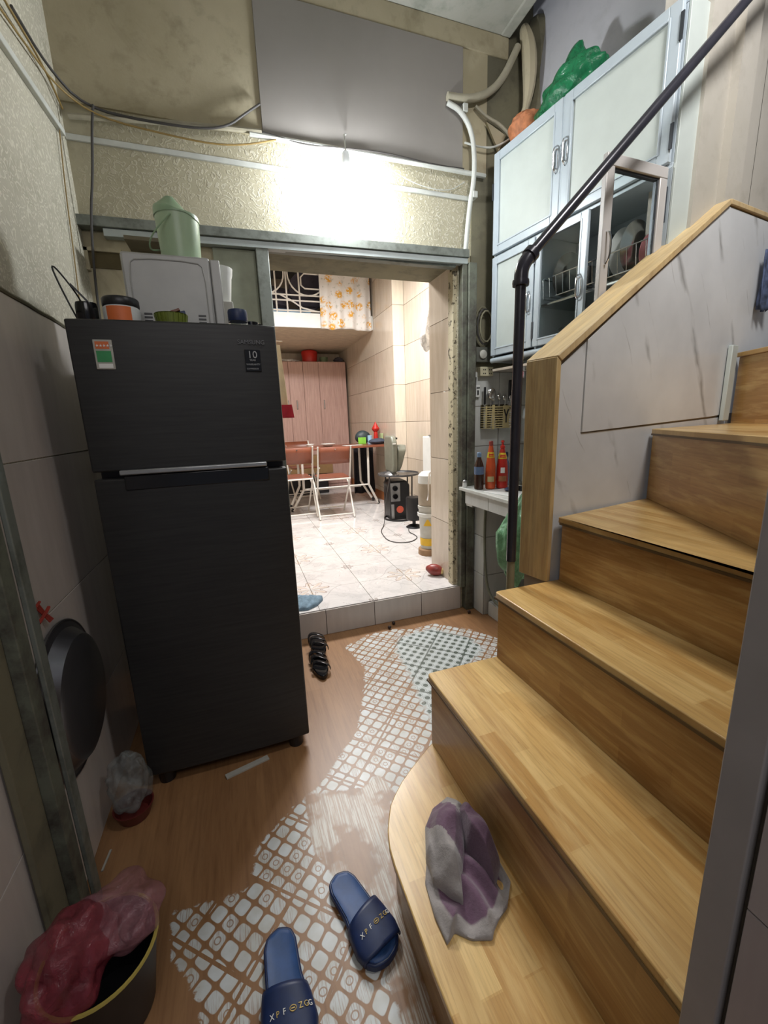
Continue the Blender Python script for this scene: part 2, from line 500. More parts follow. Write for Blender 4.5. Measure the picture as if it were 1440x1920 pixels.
def m_farfloor():
    g = G('floral_floor_tile'); p = g.pos(False); x, y, z = g.xyz(p)
    P = 0.7550
    def cell(cx, cy):
        a = (x-(cx-P/2))/P; b = (y-(cy-P/2))/P
        return (a.fr()-0.5)*P, (b.fr()-0.5)*P
    def flower(cx, cy, R, np_, ph):
        a, b = cell(cx, cy); r = (a*a+b*b).sq(); t = g.math('ARCTAN2', b, a)
        pet = (t*float(np_)+ph)._m('COSINE')
        e = r-(pet*0.22+0.72)*R
        ln = 1.0-(e.ab()*(1/0.006)).cl()
        e2 = r-(pet*(-0.2)+0.42)*R
        ln2 = 1.0-(e2.ab()*(1/0.005)).cl()
        fill = (1.0-(r*(1/R)).step(0.75, 0.95))*pet.step(0.2, 0.9)
        return ln, ln2, fill
    l1, l2, f1 = flower(1.157, 2.95, 0.15, 8, 0.0)
    l3, l4, f2 = flower(0.78, 3.317, 0.055, 6, 0.6)
    n = g.noise(p, 5, 5, 0.65, 0.8); n2 = g.noise(p, 13, 4, 0.6)
    a, b = cell(1.157, 2.95)
    # pointed arabesque around the flower
    k = (a.ab()+b.ab()); ar = (1.0-((k-0.235+((a.ab()-b.ab())*14.0).sn()*0.02).ab()*140.0).cl())
    c = g.mix(n.step(0.35, 0.68), 'DCD8D6', 'C6C3C2')
    c = g.mix(f1*0.55, c, 'C9B096')
    c = g.mix(((l1+l2*0.8)*0.9*n2.step(0.25, 0.5)+l1*0.5).cl(), c, '8E7468')
    c = g.mix((f2*0.6+(l3+l4)*0.8).cl(), c, '85766C')
    c = g.mix(ar*0.6, c, '96928F')
    vein = (1.0-(((n*6.0).fr()-0.5).ab()*14.0).cl())*0.45
    c = g.mix(vein, c, 'A09D9E')
    return g.done(c, 0.12)
M['farfloor'] = m_farfloor()

M['white_alu'] = simple('white_aluminium', 'B6C1C9', 0.35, 0.1, 0.03)
M['alu_panel'] = simple('white_infill_panel', 'BCC4C0', 0.45, 0, 0.03)
M['chrome'] = simple('chrome', 'D8D8DA', 0.15, 1.0, 0.03)
M['steelpot'] = simple('stainless_pot', 'B9BAB8', 0.22, 1.0, 0.05)
M['gray_alu'] = simple('dark_hinge', '4A4E54', 0.4, 0.6)
g = G('clear_glass'); M['glass'] = g.done('F2F8F6', 0.02, 0.0, Transmission_Weight=1.0, IOR=1.12)
M['pipe_dark'] = simple('dark_painted_pipe', '33323A', 0.25, 0.2, 0.15)
M['pvc'] = simple('dusty_pvc', 'A59F8C', 0.5, 0, 0.15)
M['pvc_white'] = simple('white_pvc', 'C2C4BE', 0.45, 0, 0.1)
M['cable_dark'] = simple('dark_cable', '3B3836', 0.6)
M['cable_yellow'] = simple('yellowed_cable', '8C7442', 0.6)
g = G('dark_fridge_steel'); p = g.pos(False); x, y, z = g.xyz(p)
n = g.noise(g.vec(x*3, y*3, z*60), 2, 3)
M['fridge'] = g.done(g.mix(n.step(0.3, 0.7), '363636', '2D2D2E'), 0.45, 0.3)
M['fridge_side'] = simple('fridge_side_paint', '35353A', 0.45, 0.2)
M['black'] = simple('black_plastic', '17171A', 0.4)
M['black_gloss'] = simple('gloss_black', '131316', 0.15)
M['silver'] = simple('silver_plastic', 'A7A9AB', 0.3, 0.6)
M['navy'] = simple('navy_rubber', '2A4A7C', 0.5, var=0.15, scale=30)
M['navy_strap'] = simple('navy_strap', '17284F', 0.45, var=0.2, scale=30)
M['white'] = simple('white_plastic', 'D6D8D6', 0.4, var=0.04)
M['gold'] = simple('gold_print', 'C9AF6A', 0.4, 0.3)
M['white_print'] = simple('white_print', 'E2E2DE', 0.5, var=0.02)
M['green_print'] = simple('green_print', '2F8A50', 0.5)
M['orange_print'] = simple('orange_print', 'D06A34', 0.5)
M['red'] = simple('red_plastic', 'C02A22', 0.35)
M['yellow'] = simple('yellow_plastic', 'D9C02C', 0.4)
M['sage'] = simple('sage_green_plastic', '9DB394', 0.35, var=0.05)
M['sage_dark'] = simple('sage_green_lid', '86A080', 0.35, var=0.05)
M['microwave'] = simple('grey_painted_sheet', 'A3A3A1', 0.45, 0.15, 0.05)
M['wood_brown'] = simple('brown_laminate', '7C4632', 0.35, var=0.15, scale=6)
M['white_metal'] = simple('white_tube', 'D9D5CE', 0.35, 0.1, 0.05)
g = G('pink_oak_laminate'); p = g.pos(False); x, y, z = g.xyz(p); n = g.noise(g.vec(x*30, y, z*1.6), 1.5, 6, 0.7, 0.5)
M['wardrobe'] = g.done(g.mix(n.step(0.35, 0.7), 'CDAAA0', 'B08C82'), 0.4)
M['gray_fan'] = simple('grey_green_plastic', '74766A', 0.35)
M['teak'] = simple('brown_skirting', 'A5683A', 0.35)
M['towel_blue'] = simple('blue_towel', '6E8494', 0.95, var=0.25, scale=40)
def m_towel():
    g = G('purple_grey_towel'); p = g.pos(); n = g.noise(p, 90, 4, 0.7); n2 = g.noise(p, 9, 3)
    r = g.attr('rim')
    c = g.mix((r+(n2-0.5)*0.10).step(0.76, 0.80), g.mix(n, '573C4E', '6F566A'), g.mix(n, '85807F', '9E9895'))
    g.bump(n, 0.6, 0.003)
    return g.done(c, 0.95, 0.0, Sheen_Weight=0.3)
M['towel'] = m_towel()
g = G('floral_curtain'); p = g.pos(); x, y, z = g.xyz(p); d = g.voro(g.vec(x, z), 7.0, 'F1', rnd=0.6)
n = g.noise(p, 34, 3, 0.6); fl = (1.0-d.step(0.36, 0.50))*n.step(0.44, 0.52)
lv = (g.noise(g.vec(x+5, z), 20, 3).step(0.60, 0.64))
M['curtain'] = g.done(g.mix(fl, g.mix(lv*0.5, 'E2DEDA', '9DA090'), 'DDA43C'), 0.9)
def m_film(name, col, alpha=0.5, rough=0.2):
    g = G(name); p = g.pos(); n = g.noise(p, 18, 5, 0.7, 1.0); g.bump(n, 0.9, 0.01)
    return g.done(g.mix(n.step(0.3, 0.7), col, tuple(min(1, c*1.6) for c in lin(col)[:3])+(1,)), rough, 0.0, Alpha=(n.step(0.3, 0.8)*0.35+alpha).cl())
M['film_green'] = m_film('green_plastic_film', '155F3C', 0.80)
M['film_pale'] = m_film('pale_green_film', '6FA07A', 0.6)
M['film_pink'] = m_film('pink_plastic_film', '7E343E', 0.50)
M['film_clear'] = m_film('clear_plastic_film', '7E8484', 0.18)
M['film_white'] = m_film('white_plastic_film', 'D2D2D4', 0.75)
M['film_black'] = m_film('black_plastic_film', '1B1C1E', 0.95)
M['dark_clutter'] = simple('dark_cloth', '4A4650', 0.9, var=0.4, scale=8)
M['blue_mattress'] = simple('light_blue_cloth', '8DB7D6', 0.9)
M['beige_cloth'] = simple('beige_cloth', 'CDBB9B', 0.9)
M['basket_tan'] = simple('tan_plastic', 'B8A87A', 0.5)
M['tan_weave'] = simple('orange_basket', 'B0704A', 0.7, var=0.3, scale=40)
M['orange_sauce'] = simple('chilli_sauce_bottle', 'C4512A', 0.25, var=0.2)
M['red_sauce'] = simple('red_sauce_bottle', 'B52A22', 0.25, var=0.2)
M['dark_sauce'] = simple('brown_glass_bottle', '38241C', 0.15)
M['blue_bottle'] = simple('blue_tinted_bottle', '5C6E8E', 0.2)
M['clear_bottle'] = m_film('clear_bottle_plastic', 'B8C0B4', 0.45)
M['gray_box'] = simple('grey_box', 'A8A69E', 0.6)
M['counter'] = m_tile('white_counter_tile', 'C9CCC8', 'B7B8B2', 0.25)
M['blossom'] = simple('dark_red_skin', '8C3A34', 0.35, var=0.3, scale=20)
M['blossom_cut'] = simple('pale_cut_flesh', 'D8C48A', 0.5)
M['pink'] = simple('pink_plastic', 'D88A90', 0.4)
M['basin'] = simple('anodised_grey_basin', '77777C', 0.3, 0.85, 0.05)
M['string_red'] = simple('red_string', 'A0382C', 0.8)
M['near_tile'] = m_tile('near_grey_tile', 'A49C9C', '968E8E', 0.3)
M['jamb_paint'] = simple('grey_jamb_paint', '94908F', 0.45, 0, 0.06)

# ------------------------------------------------------------------ structure
YD = 2.58
# front floor with worn print (attributes carry the wear outline)
WEAR = [(1.48,1.60),(1.50,2.00),(1.34,2.26),(1.16,2.42),(1.0,2.40),(0.883,2.451),(0.70,2.45),(0.51,2.36),(0.568,2.1),(0.50,1.90),(0.45,1.761),(0.38,1.62),
        (0.327,1.56),(0.27,1.50),(0.16,1.38),(0.04,1.32),(-0.08,1.22),(-0.10,1.10),(-0.20,1.10),(-0.33,1.115),(-0.31,1.0),(-0.24,0.9),(-0.20,0.75),(-0.2,0.5),(0.30,0.5),(0.29,1.0),(0.6,1.4)]
DOTS = [(0.80,2.24),(0.878,2.337),(1.124,2.365),(1.30,2.15),(1.30,2.0),(1.14,1.90),(0.98,1.80),(0.86,1.55),(0.72,1.50),(0.74,1.70),(0.78,1.95)]
STRIP = [(0.10,1.375),(0.33,1.32),(0.40,1.36),(0.45,1.2),(0.31,1.0),(0.30,0.55),(0.23,0.55),(0.22,0.80),(0.165,1.0),(0.10,1.14)]
def sdf(poly, x, y):
    ins = False; d = 1e9; n = len(poly)
    for i in range(n):
        x0, y0 = poly[i]; x1, y1 = poly[(i+1) % n]
        if (y0 > y) != (y1 > y) and x < (x1-x0)*(y-y0)/(y1-y0)+x0: ins = not ins
        dx, dy = x1-x0, y1-y0; t = max(0, min(1, ((x-x0)*dx+(y-y0)*dy)/(dx*dx+dy*dy)))
        d = min(d, hypot(x-x0-t*dx, y-y0-t*dy))
    return d if ins else -d
mb = MB(); nx, ny = 130, 150
xs = [-0.60+(2.20+0.60)*i/nx for i in range(nx+1)]; ys = [-0.5+(2.60+0.5)*j/ny for j in range(ny+1)]
w, dd, ss = [], [], []
for yv in ys:
    for xv in xs:
        mb.v.append((xv, yv, 0))
        inb = -0.45 < xv < 1.6 and 0.4 < yv < 2.55
        w.append(max(0, min(1, 0.5+sdf(WEAR, xv, yv)/0.10)) if inb else 0.0)
        dd.append(max(0, min(1, 0.5+sdf(DOTS, xv, yv)/0.16)) if inb else 0.0)
        ss.append(max(0, min(1, 0.5+sdf(STRIP, xv, yv)/0.08)) if inb else 0.0)
for j in range(ny):
    for i in range(nx):
        a = j*(nx+1)+i; mb.f.append((a, a+1, a+nx+2, a+nx+1))
o4 = len(mb.v); mb.v += [(-0.6,-0.5,-0.03),(2.2,-0.5,-0.03),(2.2,2.6,-0.03),(-0.6,2.6,-0.03)]; mb.f.append((o4, o4+3, o4+2, o4+1))
mb.a = {'wear': w+[0]*4, 'dots': dd+[0]*4, 'strip': ss+[0]*4}
floor = struct('floor', mb, M['floor'])

def tile_wall(parent, org, du, dv, nrm, us, vs, mat, gap=0.003, th=0.006, name='tile', bev=0.0008):
    """tiles between joints us (along du) and vs (along dv); meshes shared between equal sizes"""
    org, du, dv, nrm = Vector(org), Vector(du).normalized(), Vector(dv).normalized(), Vector(nrm).normalized()
    cache = {}
    for i in range(len(us)-1):
        for j in range(len(vs)-1):
            a, b = us[i+1]-us[i]-gap, vs[j+1]-vs[j]-gap
            if a < 0.01 or b < 0.01: continue
            key = (round(a, 4), round(b, 4))
            c = org+du*(us[i]+us[i+1])/2+dv*(vs[j]+vs[j+1])/2+nrm*th/2
            if key not in cache:
                m = MB().obox((0, 0, 0), du*a/2, dv*b/2, nrm*th/2)
                o = obj(name, m, mat, parent, local=True, bev=bev, seg=1); cache[key] = o
            else:
                o = cache[key].copy(); COL.objects.link(o)
            o.location = c
def frange(a, b, s):
    r = [a]
    while r[-1]+s < b-1e-6: r.append(r[-1]+s)
    return r+[b]

# left wall
XL = -0.60
wl = struct('wall_left', B(XL-0.15, XL, -0.8, YD, -0.03, 3.58), M['wallpaper_left'])
tile_wall(wl, (XL-0.002, 0, 0), (0, 1, 0), (0, 0, 1), (1, 0, 0), [-0.45, 0.45, 1.355, 2.26, 2.57], [0.0, 0.40, 0.86, 1.32, 1.80], M['tile_left'], 0.004)
# left tile cap: rough mortar edge
struct('trim_1', MB().tube([(XL+0.004, y, 1.805+0.012*noise3((y*5, 0, 3))) for y in [i*0.06-0.4 for i in range(50)]], 0.007, 6), M['grime'])

# door wall with its opening X 0.26..1.43, Z 0.18..2.30
XO0, XO1, ZT, YB = 0.262, 1.432, 2.375, 2.985
wb = struct('wall_back', MB().box(XL-0.15, XO0, YD, YB, -0.03, 3.58).box(XO1, 2.10, YD, YB, -0.03, 4.6).box(XO0, XO1, YD, YB, ZT, 3.58), M['wallpaper'])
# plaster zones laid over it
struct('trim_2', B(XL, 1.62, YD-0.012, YD+0.001, 2.86, 3.47), M['plaster'])
struct('trim_3', B(XL, XO0-0.065, YD-0.008, YD, 1.2, 2.335), M['plaster'])
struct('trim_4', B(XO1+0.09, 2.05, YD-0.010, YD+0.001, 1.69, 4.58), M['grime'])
struct('trim_5', B(XL, 1.76, YD-0.02, YD, 3.47, 3.58), M['plaster'], bev=0.006)
# slab and stairwell ceiling
struct('ceiling', MB().box(XL-0.15, 1.76, -0.8, YD+0.4, 3.58, 3.72), M['slab'], bev=0.01)
struct('trim_6', B(1.70, 1.765, -0.8, YD-0.02, 3.572, 3.60), M['slab'], bev=0.008)
cs = struct('ceiling_stairwell', B(1.76, 3.3, -0.8, YD+0.4, 4.55, 4.62), M['lavender'])
# rotated right wall
T75 = radians(7.5); KX, KY = 1.642, 2.49
EX, EY = Vector((cos(T75), sin(T75), 0)), Vector((-sin(T75), cos(T75), 0))
def K(x, y, z=0.0): return Vector((KX, KY, 0))+EX*x+EY*y+Vector((0, 0, z))
mb = MB(); mb.obox((K(0.302, 0.09)+K(0.302, -1.11))/2+EX*0.06+Vector((0, 0, 2.28)), EX*0.06, EY*0.60, (0, 0, 2.30))
struct('wall_right', mb, M['paint_right'])
mb = MB(); mb.obox(K(0.300, -0.50, 3.75), EX*0.004, EY*0.60, (0, 0, 0.80))
struct('trim_7', mb, M['lavender'])
# stair wall (pony wall) with sloping top
PD = Vector((0.56, 0.105, 0)).normalized(); PN = Vector((-PD.y, PD.x, 0))
PO = Vector((1.061, 1.218, 0))
def PW(s, d=0.0, z=0.0): return PO+PD*s+PN*d+Vector((0, 0, z))
def wall_prism(poly, d0, d1):
    mb = MB(); n = len(poly)
    mb.v = [tuple(PW(s, d0, z)) for s, z in poly]+[tuple(PW(s, d1, z)) for s, z in poly]
    mb.f = [tuple(range(n)), tuple(range(2*n-1, n-1, -1))]+[(i, (i+1) % n, n+(i+1) % n, n+i) for i in range(n)]
    return mb
S_TOP = 1.05
sw = struct('wall_stairs', wall_prism([(0.012, 0.0), (1.75, 0.0), (1.75, 2.275), (S_TOP+0.0, 2.255), (0.012, 1.565)], 0.008, 0.115), M['grout'])
sw2 = struct('wall_stairwell', wall_prism([(0.862, 2.05), (2.2, 2.05), (2.2, 4.55), (0.862, 4.55)], 0.052, 0.24), M['paint_right'])
struct('trim_10', wall_prism([(1.22, 2.26), (1.335, 2.26), (1.335, 4.5), (1.22, 4.5)], 0.044, 0.053), M['paint_right'], bev=0.003)
struct('trim_11', wall_prism([(1.337, 2.26), (1.347, 2.26), (1.347, 4.5), (1.337, 4.5)], 0.048, 0.053), M['grout_dark'])
# cladding panels
obj('marble_panel', wall_prism([(0.16, 1.33), (1.13, 1.362), (1.75, 1.40), (1.75, 2.262), (S_TOP, 2.245), (0.16, 1.655)], 0.0, 0.010), M['marble'], sw, bev=0.001)
obj('marble_panel', wall_prism([(0.014, 0.70), (1.3, 0.70), (1.3, 1.358), (0.157, 1.326), (0.157, 1.65), (0.014, 1.555)], 0.004, 0.011), M['marble'], sw, bev=0.001)
# wooden cap boards of the stair wall
cap = sw
cb = wall_prism([(-0.006, 0.775), (0.016, 0.775), (0.016, 1.575), (-0.006, 1.592)], -0.006, 0.128)
obj('post_board', cb, M['trim_post'], cap, bev=0.003)
M['trim_slope'] = m_fingerwood('pale_pine_slope', 'S', 'Y', 0.585, w=0.7, h=0.09, c1='CDB58A', c2='BBA072', c3='D6C39C', rough=0.45, coat=0.0)
sl = wall_prism([(-0.006, 1.594), (0.016, 1.577), (S_TOP+0.006, 2.250), (S_TOP, 2.272)], -0.008, 0.130)
obj('sloping_board', sl, M['trim_slope'], cap, bev=0.003)
obj('top_board', wall_prism([(S_TOP+0.002, 2.272), (S_TOP+0.008, 2.251), (1.75, 2.275), (1.75, 2.296)], -0.008, 0.130), M['trim_slope'], cap, bev=0.003)
# near right wall with its painted jamb
nw = struct('wall_near', B(0.505, 3.3, -0.5, 0.222, -0.03, 3.2), M['grout_dark'])
obj('jamb_board', B(0.494, 0.515, 0.2235, 0.262, 0.0, 3.1), M['jamb_paint'], nw, bev=0.002)
tile_wall(nw, (0.505, 0, 0), (0, -1, 0), (0, 0, 1), (-1, 0, 0), [-0.218, 0.10, 0.45], [0.0, 0.42, 0.835, 1.25, 1.66, 2.07, 2.5], M['near_tile'], 0.002)

# ------------------------------------------------------------------ far room
FZ = 0.18; X1, X2, YC, YE = 2.08, 2.24, 5.46, 8.52
ff = struct('floor_far', B(-1.6, 2.3, YD+0.002, YE, -0.02, FZ-0.006), M['grout'])
tj = 0.3775
xs_ = [0.78+tj*k for k in range(-2, 5)]; xs_ = [x for x in xs_ if x < X2-0.02]+[X2]
ys_ = [YD-0.004, 2.562+tj]+[2.562+tj*k for k in range(2, 16)]
tile_wall(ff, (0, 0, FZ-0.006), (1, 0, 0), (0, 1, 0), (0, 0, 1), xs_, ys_, M['farfloor'], 0.003)
# riser below the doorway
st = struct('step_doorway', B(XO0-0.06, 1.46, YD-0.012, YD+0.003, -0.02, 0.171), M['grout_dark'])
for a, b in ((0.203, 0.437), (0.441, 0.778), (0.782, 1.134), (1.138, 1.455)):
    obj('tile', B(a, b, YD-0.018, YD-0.010, 0.002, 0.176), M['tile_left'], st, bev=0.001)
# tiled reveal of the doorway
rv = struct('wall_reveal', B(XO1-0.004, XO1+0.004, YD+0.08, YB, FZ, 2.374), M['grout'])
tile_wall(rv, (XO1-0.003, 0, 0), (0, 1, 0), (0, 0, 1), (-1, 0, 0), [2.665, YB+0.004], [0.18, 0.63, 1.105, 1.585, 2.06, 2.37], M['tile_beige'], 0.004)
wfr = struct('wall_far_right', MB().box(X2, X2+0.15, YB-0.3, YC+0.01, 0.0, 4.0).box(X1, X2+0.15, YC, YE, 0.0, 4.0), M['grout'])
zz = [0.18, 0.38, 0.875, 1.37, 1.865, 2.36, 2.86, 3.35, 3.9]
tile_wall(wfr, (X2, 0, 0), (0, 1, 0), (0, 0, 1), (-1, 0, 0), [3.06, 3.86, 4.66, YC-0.007], zz, M['tile_beige'], 0.004)
tile_wall(wfr, (0, YC, 0), (1, 0, 0), (0, 0, 1), (0, -1, 0), [X1-0.006, X2-0.005], zz, M['tile_cream'], 0.004)
tile_wall(wfr, (X1, 0, 0), (0, 1, 0), (0, 0, 1), (-1, 0, 0), [YC+0.001, 6.25, 7.05, 7.85, YE], zz, M['tile_beige'], 0.004)
struct('baseboard_far_right', B(X1-0.02, X1-0.006, YC+0.05, YE, FZ, FZ+0.13), M['teak'], bev=0.003)
struct('wall_far_back', B(-1.7, 2.3, YE, YE+0.1, 0, 4.0), M['tile_cream'])
struct('wall_far_left', B(-1.7, -1.6, YB-0.1, YE, 0, 4.0), M['tile_cream'])
struct('wall_far_front', MB().box(-1.7, XO0, YB, YB+0.02, 0, 4.0).box(XO1, 2.3, YB, YB+0.02, 0, 4.0).box(XO0, XO1, YB, YB+0.02, ZT, 4.0), M['tile_cream'])
struct('ceiling_far', B(-1.7, 2.4, YB-0.4, YE+0.1, 4.0, 4.1), M['lavender'])
M['soffit'] = simple('cream_soffit', 'CFC2AC', 0.7)
loft = struct('loft_slab', B(-1.6, X1-0.008, 6.29, YE, 2.71, 2.76), M['soffit'])
obj('fascia', B(-1.6, X1-0.008, 6.272, 6.289, 2.712, 2.905), M['white'], loft, bev=0.003)
# ------------------------------------------------------------------ staircase
Z = [0.0, 0.22, 0.51, 0.775, 1.025, 1.325, 1.66]
stairs = thing('staircase', 'varnished wooden staircase with tall risers turning up beside the marble stair wall', 'staircase', (0.8, 0.8, 0.0))
YF, YN = 1.215, 0.265
TH = 0.022
# first step with its rounded far corner
c1 = [(0.579, 1.213), (0.54, 1.19), (0.45, 1.128), (0.40, 1.09), (0.361, 1.052), (0.335, 1.022), (0.316, 0.985), (0.298, 0.945), (0.287, 0.90), (0.283, 0.85), (0.284, 0.612), (0.290, 0.45), (0.290, YN), (0.579, YN)]
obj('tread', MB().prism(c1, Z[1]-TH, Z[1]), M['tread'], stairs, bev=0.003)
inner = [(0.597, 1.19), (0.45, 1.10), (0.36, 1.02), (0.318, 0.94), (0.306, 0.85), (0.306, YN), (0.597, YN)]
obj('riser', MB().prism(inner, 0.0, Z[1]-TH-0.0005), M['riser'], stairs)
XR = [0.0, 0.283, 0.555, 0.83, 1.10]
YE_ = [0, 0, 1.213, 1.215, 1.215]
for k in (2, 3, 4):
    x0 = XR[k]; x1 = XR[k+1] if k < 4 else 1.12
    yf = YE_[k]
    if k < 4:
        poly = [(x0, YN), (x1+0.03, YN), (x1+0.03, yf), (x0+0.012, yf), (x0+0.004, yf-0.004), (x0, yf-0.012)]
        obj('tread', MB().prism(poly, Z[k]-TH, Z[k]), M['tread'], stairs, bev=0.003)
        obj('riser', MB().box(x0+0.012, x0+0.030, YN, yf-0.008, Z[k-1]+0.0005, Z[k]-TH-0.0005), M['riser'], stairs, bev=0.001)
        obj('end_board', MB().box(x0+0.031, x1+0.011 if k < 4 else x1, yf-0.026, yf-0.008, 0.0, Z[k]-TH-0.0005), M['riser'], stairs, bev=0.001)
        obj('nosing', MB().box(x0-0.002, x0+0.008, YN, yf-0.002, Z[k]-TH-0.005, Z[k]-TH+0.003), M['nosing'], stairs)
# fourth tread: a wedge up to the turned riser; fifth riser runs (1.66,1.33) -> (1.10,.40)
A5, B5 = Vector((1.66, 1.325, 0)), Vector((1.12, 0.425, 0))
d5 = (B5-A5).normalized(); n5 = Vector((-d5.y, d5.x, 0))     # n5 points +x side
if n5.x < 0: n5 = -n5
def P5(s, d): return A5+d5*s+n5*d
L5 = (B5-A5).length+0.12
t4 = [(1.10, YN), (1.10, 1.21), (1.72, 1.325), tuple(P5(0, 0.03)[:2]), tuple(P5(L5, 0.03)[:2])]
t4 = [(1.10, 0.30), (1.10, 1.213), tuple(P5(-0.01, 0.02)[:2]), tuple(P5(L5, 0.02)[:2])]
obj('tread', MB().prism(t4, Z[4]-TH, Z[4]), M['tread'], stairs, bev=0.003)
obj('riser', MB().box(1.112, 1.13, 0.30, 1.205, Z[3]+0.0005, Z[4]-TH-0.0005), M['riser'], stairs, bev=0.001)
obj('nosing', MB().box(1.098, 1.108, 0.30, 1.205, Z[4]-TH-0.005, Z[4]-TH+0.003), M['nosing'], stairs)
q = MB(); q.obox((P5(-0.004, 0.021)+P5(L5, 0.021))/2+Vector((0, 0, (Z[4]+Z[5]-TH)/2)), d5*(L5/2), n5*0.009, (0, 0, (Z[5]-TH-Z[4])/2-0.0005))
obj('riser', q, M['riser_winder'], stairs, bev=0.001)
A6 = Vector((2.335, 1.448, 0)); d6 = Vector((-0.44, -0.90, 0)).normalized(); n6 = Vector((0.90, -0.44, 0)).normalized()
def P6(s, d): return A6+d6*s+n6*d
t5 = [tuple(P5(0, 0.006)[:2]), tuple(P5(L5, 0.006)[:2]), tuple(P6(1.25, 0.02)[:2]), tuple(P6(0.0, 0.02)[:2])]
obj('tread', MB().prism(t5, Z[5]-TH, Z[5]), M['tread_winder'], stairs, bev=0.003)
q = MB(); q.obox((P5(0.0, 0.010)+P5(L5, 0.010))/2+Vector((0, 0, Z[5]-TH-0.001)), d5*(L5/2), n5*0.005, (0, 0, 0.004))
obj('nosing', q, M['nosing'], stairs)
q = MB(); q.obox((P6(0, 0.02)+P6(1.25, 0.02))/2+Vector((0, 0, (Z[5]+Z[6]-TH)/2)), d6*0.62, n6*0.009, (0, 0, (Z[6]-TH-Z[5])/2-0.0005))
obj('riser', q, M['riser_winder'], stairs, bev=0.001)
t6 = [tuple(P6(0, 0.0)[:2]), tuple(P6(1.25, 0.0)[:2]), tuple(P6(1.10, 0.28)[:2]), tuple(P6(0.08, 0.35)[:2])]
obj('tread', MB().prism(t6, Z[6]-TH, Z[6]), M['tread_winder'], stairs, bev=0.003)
# pale batten between wall and sixth riser
q = MB(); q.obox(PW(1.235, -0.014, 1.515), PD*0.028, PN*0.010, (0, 0, 0.175))
struct('trim_9', q, M['alu_panel'], bev=0.003)

# ------------------------------------------------------------------ handrail
hr = thing('handrail', 'dark painted steel pipe handrail with a bolted elbow beside the stair wall', 'handrail', (0.942, 1.27, 0.0))
obj('post', MB().cyl((0.938, 1.27, 0.86), (0.941, 1.27, 1.84), 0.0175, n=24), M['pipe_dark'], hr)
obj('post_foot', MB().tube([(0.936, 1.27, 0.0), (0.937, 1.27, 0.4), (0.938, 1.27, 0.865)], lambda t: 0.0165+0.002*sin(t*30), 14), M['grime'], hr)
el = MB().tube([(0.941, 1.27, 1.83), (0.942, 1.27, 1.865), (0.955, 1.2705, 1.893), (0.985, 1.2715, 1.925)], 0.0225, 20, smooth=2)
obj('elbow', el, M['pipe_dark'], hr)
obj('collar', MB().lathe([(0.0175, -0.011), (0.0265, -0.009), (0.0275, 0.0), (0.0265, 0.009), (0.0175, 0.011)], (0.941, 1.27, 1.828), 24), M['pipe_dark'], hr)
obj('collar', MB().tube([(0.970, 1.271, 1.910), (0.985, 1.2713, 1.925)], 0.0262, 20), M['pipe_dark'], hr)
obj('rail', MB().cyl((0.962, 1.2705, 1.902), (2.35, 1.315, 3.288), 0.0172, n=24), M['pipe_dark'], hr)

# ------------------------------------------------------------------ refrigerator
FX0, FX1, FY0, FY1 = -0.468, 0.168, 1.612, 2.24
fr = thing('refrigerator', 'tall dark grey two door refrigerator with stickers standing left of the doorway', 'refrigerator', (-0.15, 1.9, 0.0))
obj('cabinet', B(FX0+0.01, FX1-0.006, FY0+0.065, FY1, 0.045, 1.735), M['fridge_side'], fr, bev=0.006)
ZG = 1.245
def door_mesh(z0, z1):
    pts = []
    n = 14
    for i in range(n+1):
        t = i/n; x = FX0+(FX1-FX0)*t
        pts.append((x, FY0+0.012*(2*t-1)**4*1.0-0.0))
    pts += [(FX1, FY0+0.058), (FX0, FY0+0.058)]
    return MB().prism(pts, z0, z1)
ud = obj('freezer_door', door_mesh(1.262, 1.742), M['fridge'], fr, bev=0.006, angle=50)
ld = obj('lower_door', door_mesh(0.055, 1.238), M['fridge'], fr, bev=0.006, angle=50)
obj('handle', B(-0.385, 0.095, FY0-0.010, FY0+0.02, 1.249, 1.266), M['silver'], ud, bev=0.004)
obj('grip_recess', B(-0.375, 0.100, FY0-0.0015, FY0+0.01, 1.196, 1.246), M['black_gloss'], ld, bev=0.003)
obj('foot', MB().cyl((0.11, 1.66, 0.0), (0.11, 1.66, 0.06), 0.03, 0.034), M['black'], fr)
obj('foot', MB().cyl((-0.41, 1.66, 0.0), (-0.41, 1.66, 0.06), 0.03, 0.034), M['black'], fr)
obj('toe_kick', B(FX0+0.02, FX1-0.02, FY0+0.10, FY0+0.13, 0.0, 0.055), M['black'], fr)
YS = FY0-0.0006
es = obj('energy_sticker', B(-0.398, -0.345, YS-0.0008, YS+0.004, 1.590, 1.680), M['gray_box'], fr, bev=0.002)
es['label'] = 'green and orange energy rating sticker'
obj('sticker_print', B(-0.392, -0.351, YS-0.0016, YS-0.0008, 1.612, 1.646), M['green_print'], es)
obj('sticker_print', B(-0.392, -0.354, YS-0.0016, YS-0.0008, 1.652, 1.674), M['orange_print'], es)
obj('sticker_print', B(-0.390, -0.351, YS-0.0016, YS-0.0008, 1.594, 1.607), M['white_print'], es)
text_part('★★★★★', 0.010, M['white_print'], es, (0, 0, 0), (1, 0, 0), (0, 0, 1)).location = Vector((-0.391, YS-0.0020, 1.658))-wloc(fr)
ws = obj('warranty_sticker', B(0.055, 0.108, YS-0.0008, YS+0.004, 1.585, 1.658), M['black_gloss'], fr, bev=0.001)
M['print_dim'] = simple('grey_print', '9EA0A2', 0.5)
def ft(body, size, x, z, mat, par, sx=1.0):
    t = text_part(body, size, mat, par, (0, 0, 0), (1, 0, 0), (0, 0, 1), sx=sx); t.location = Vector((x, YS-0.0014, z))-wloc(par); return t
ft('10', 0.034, 0.064, 1.630, M['print_dim'], ws)
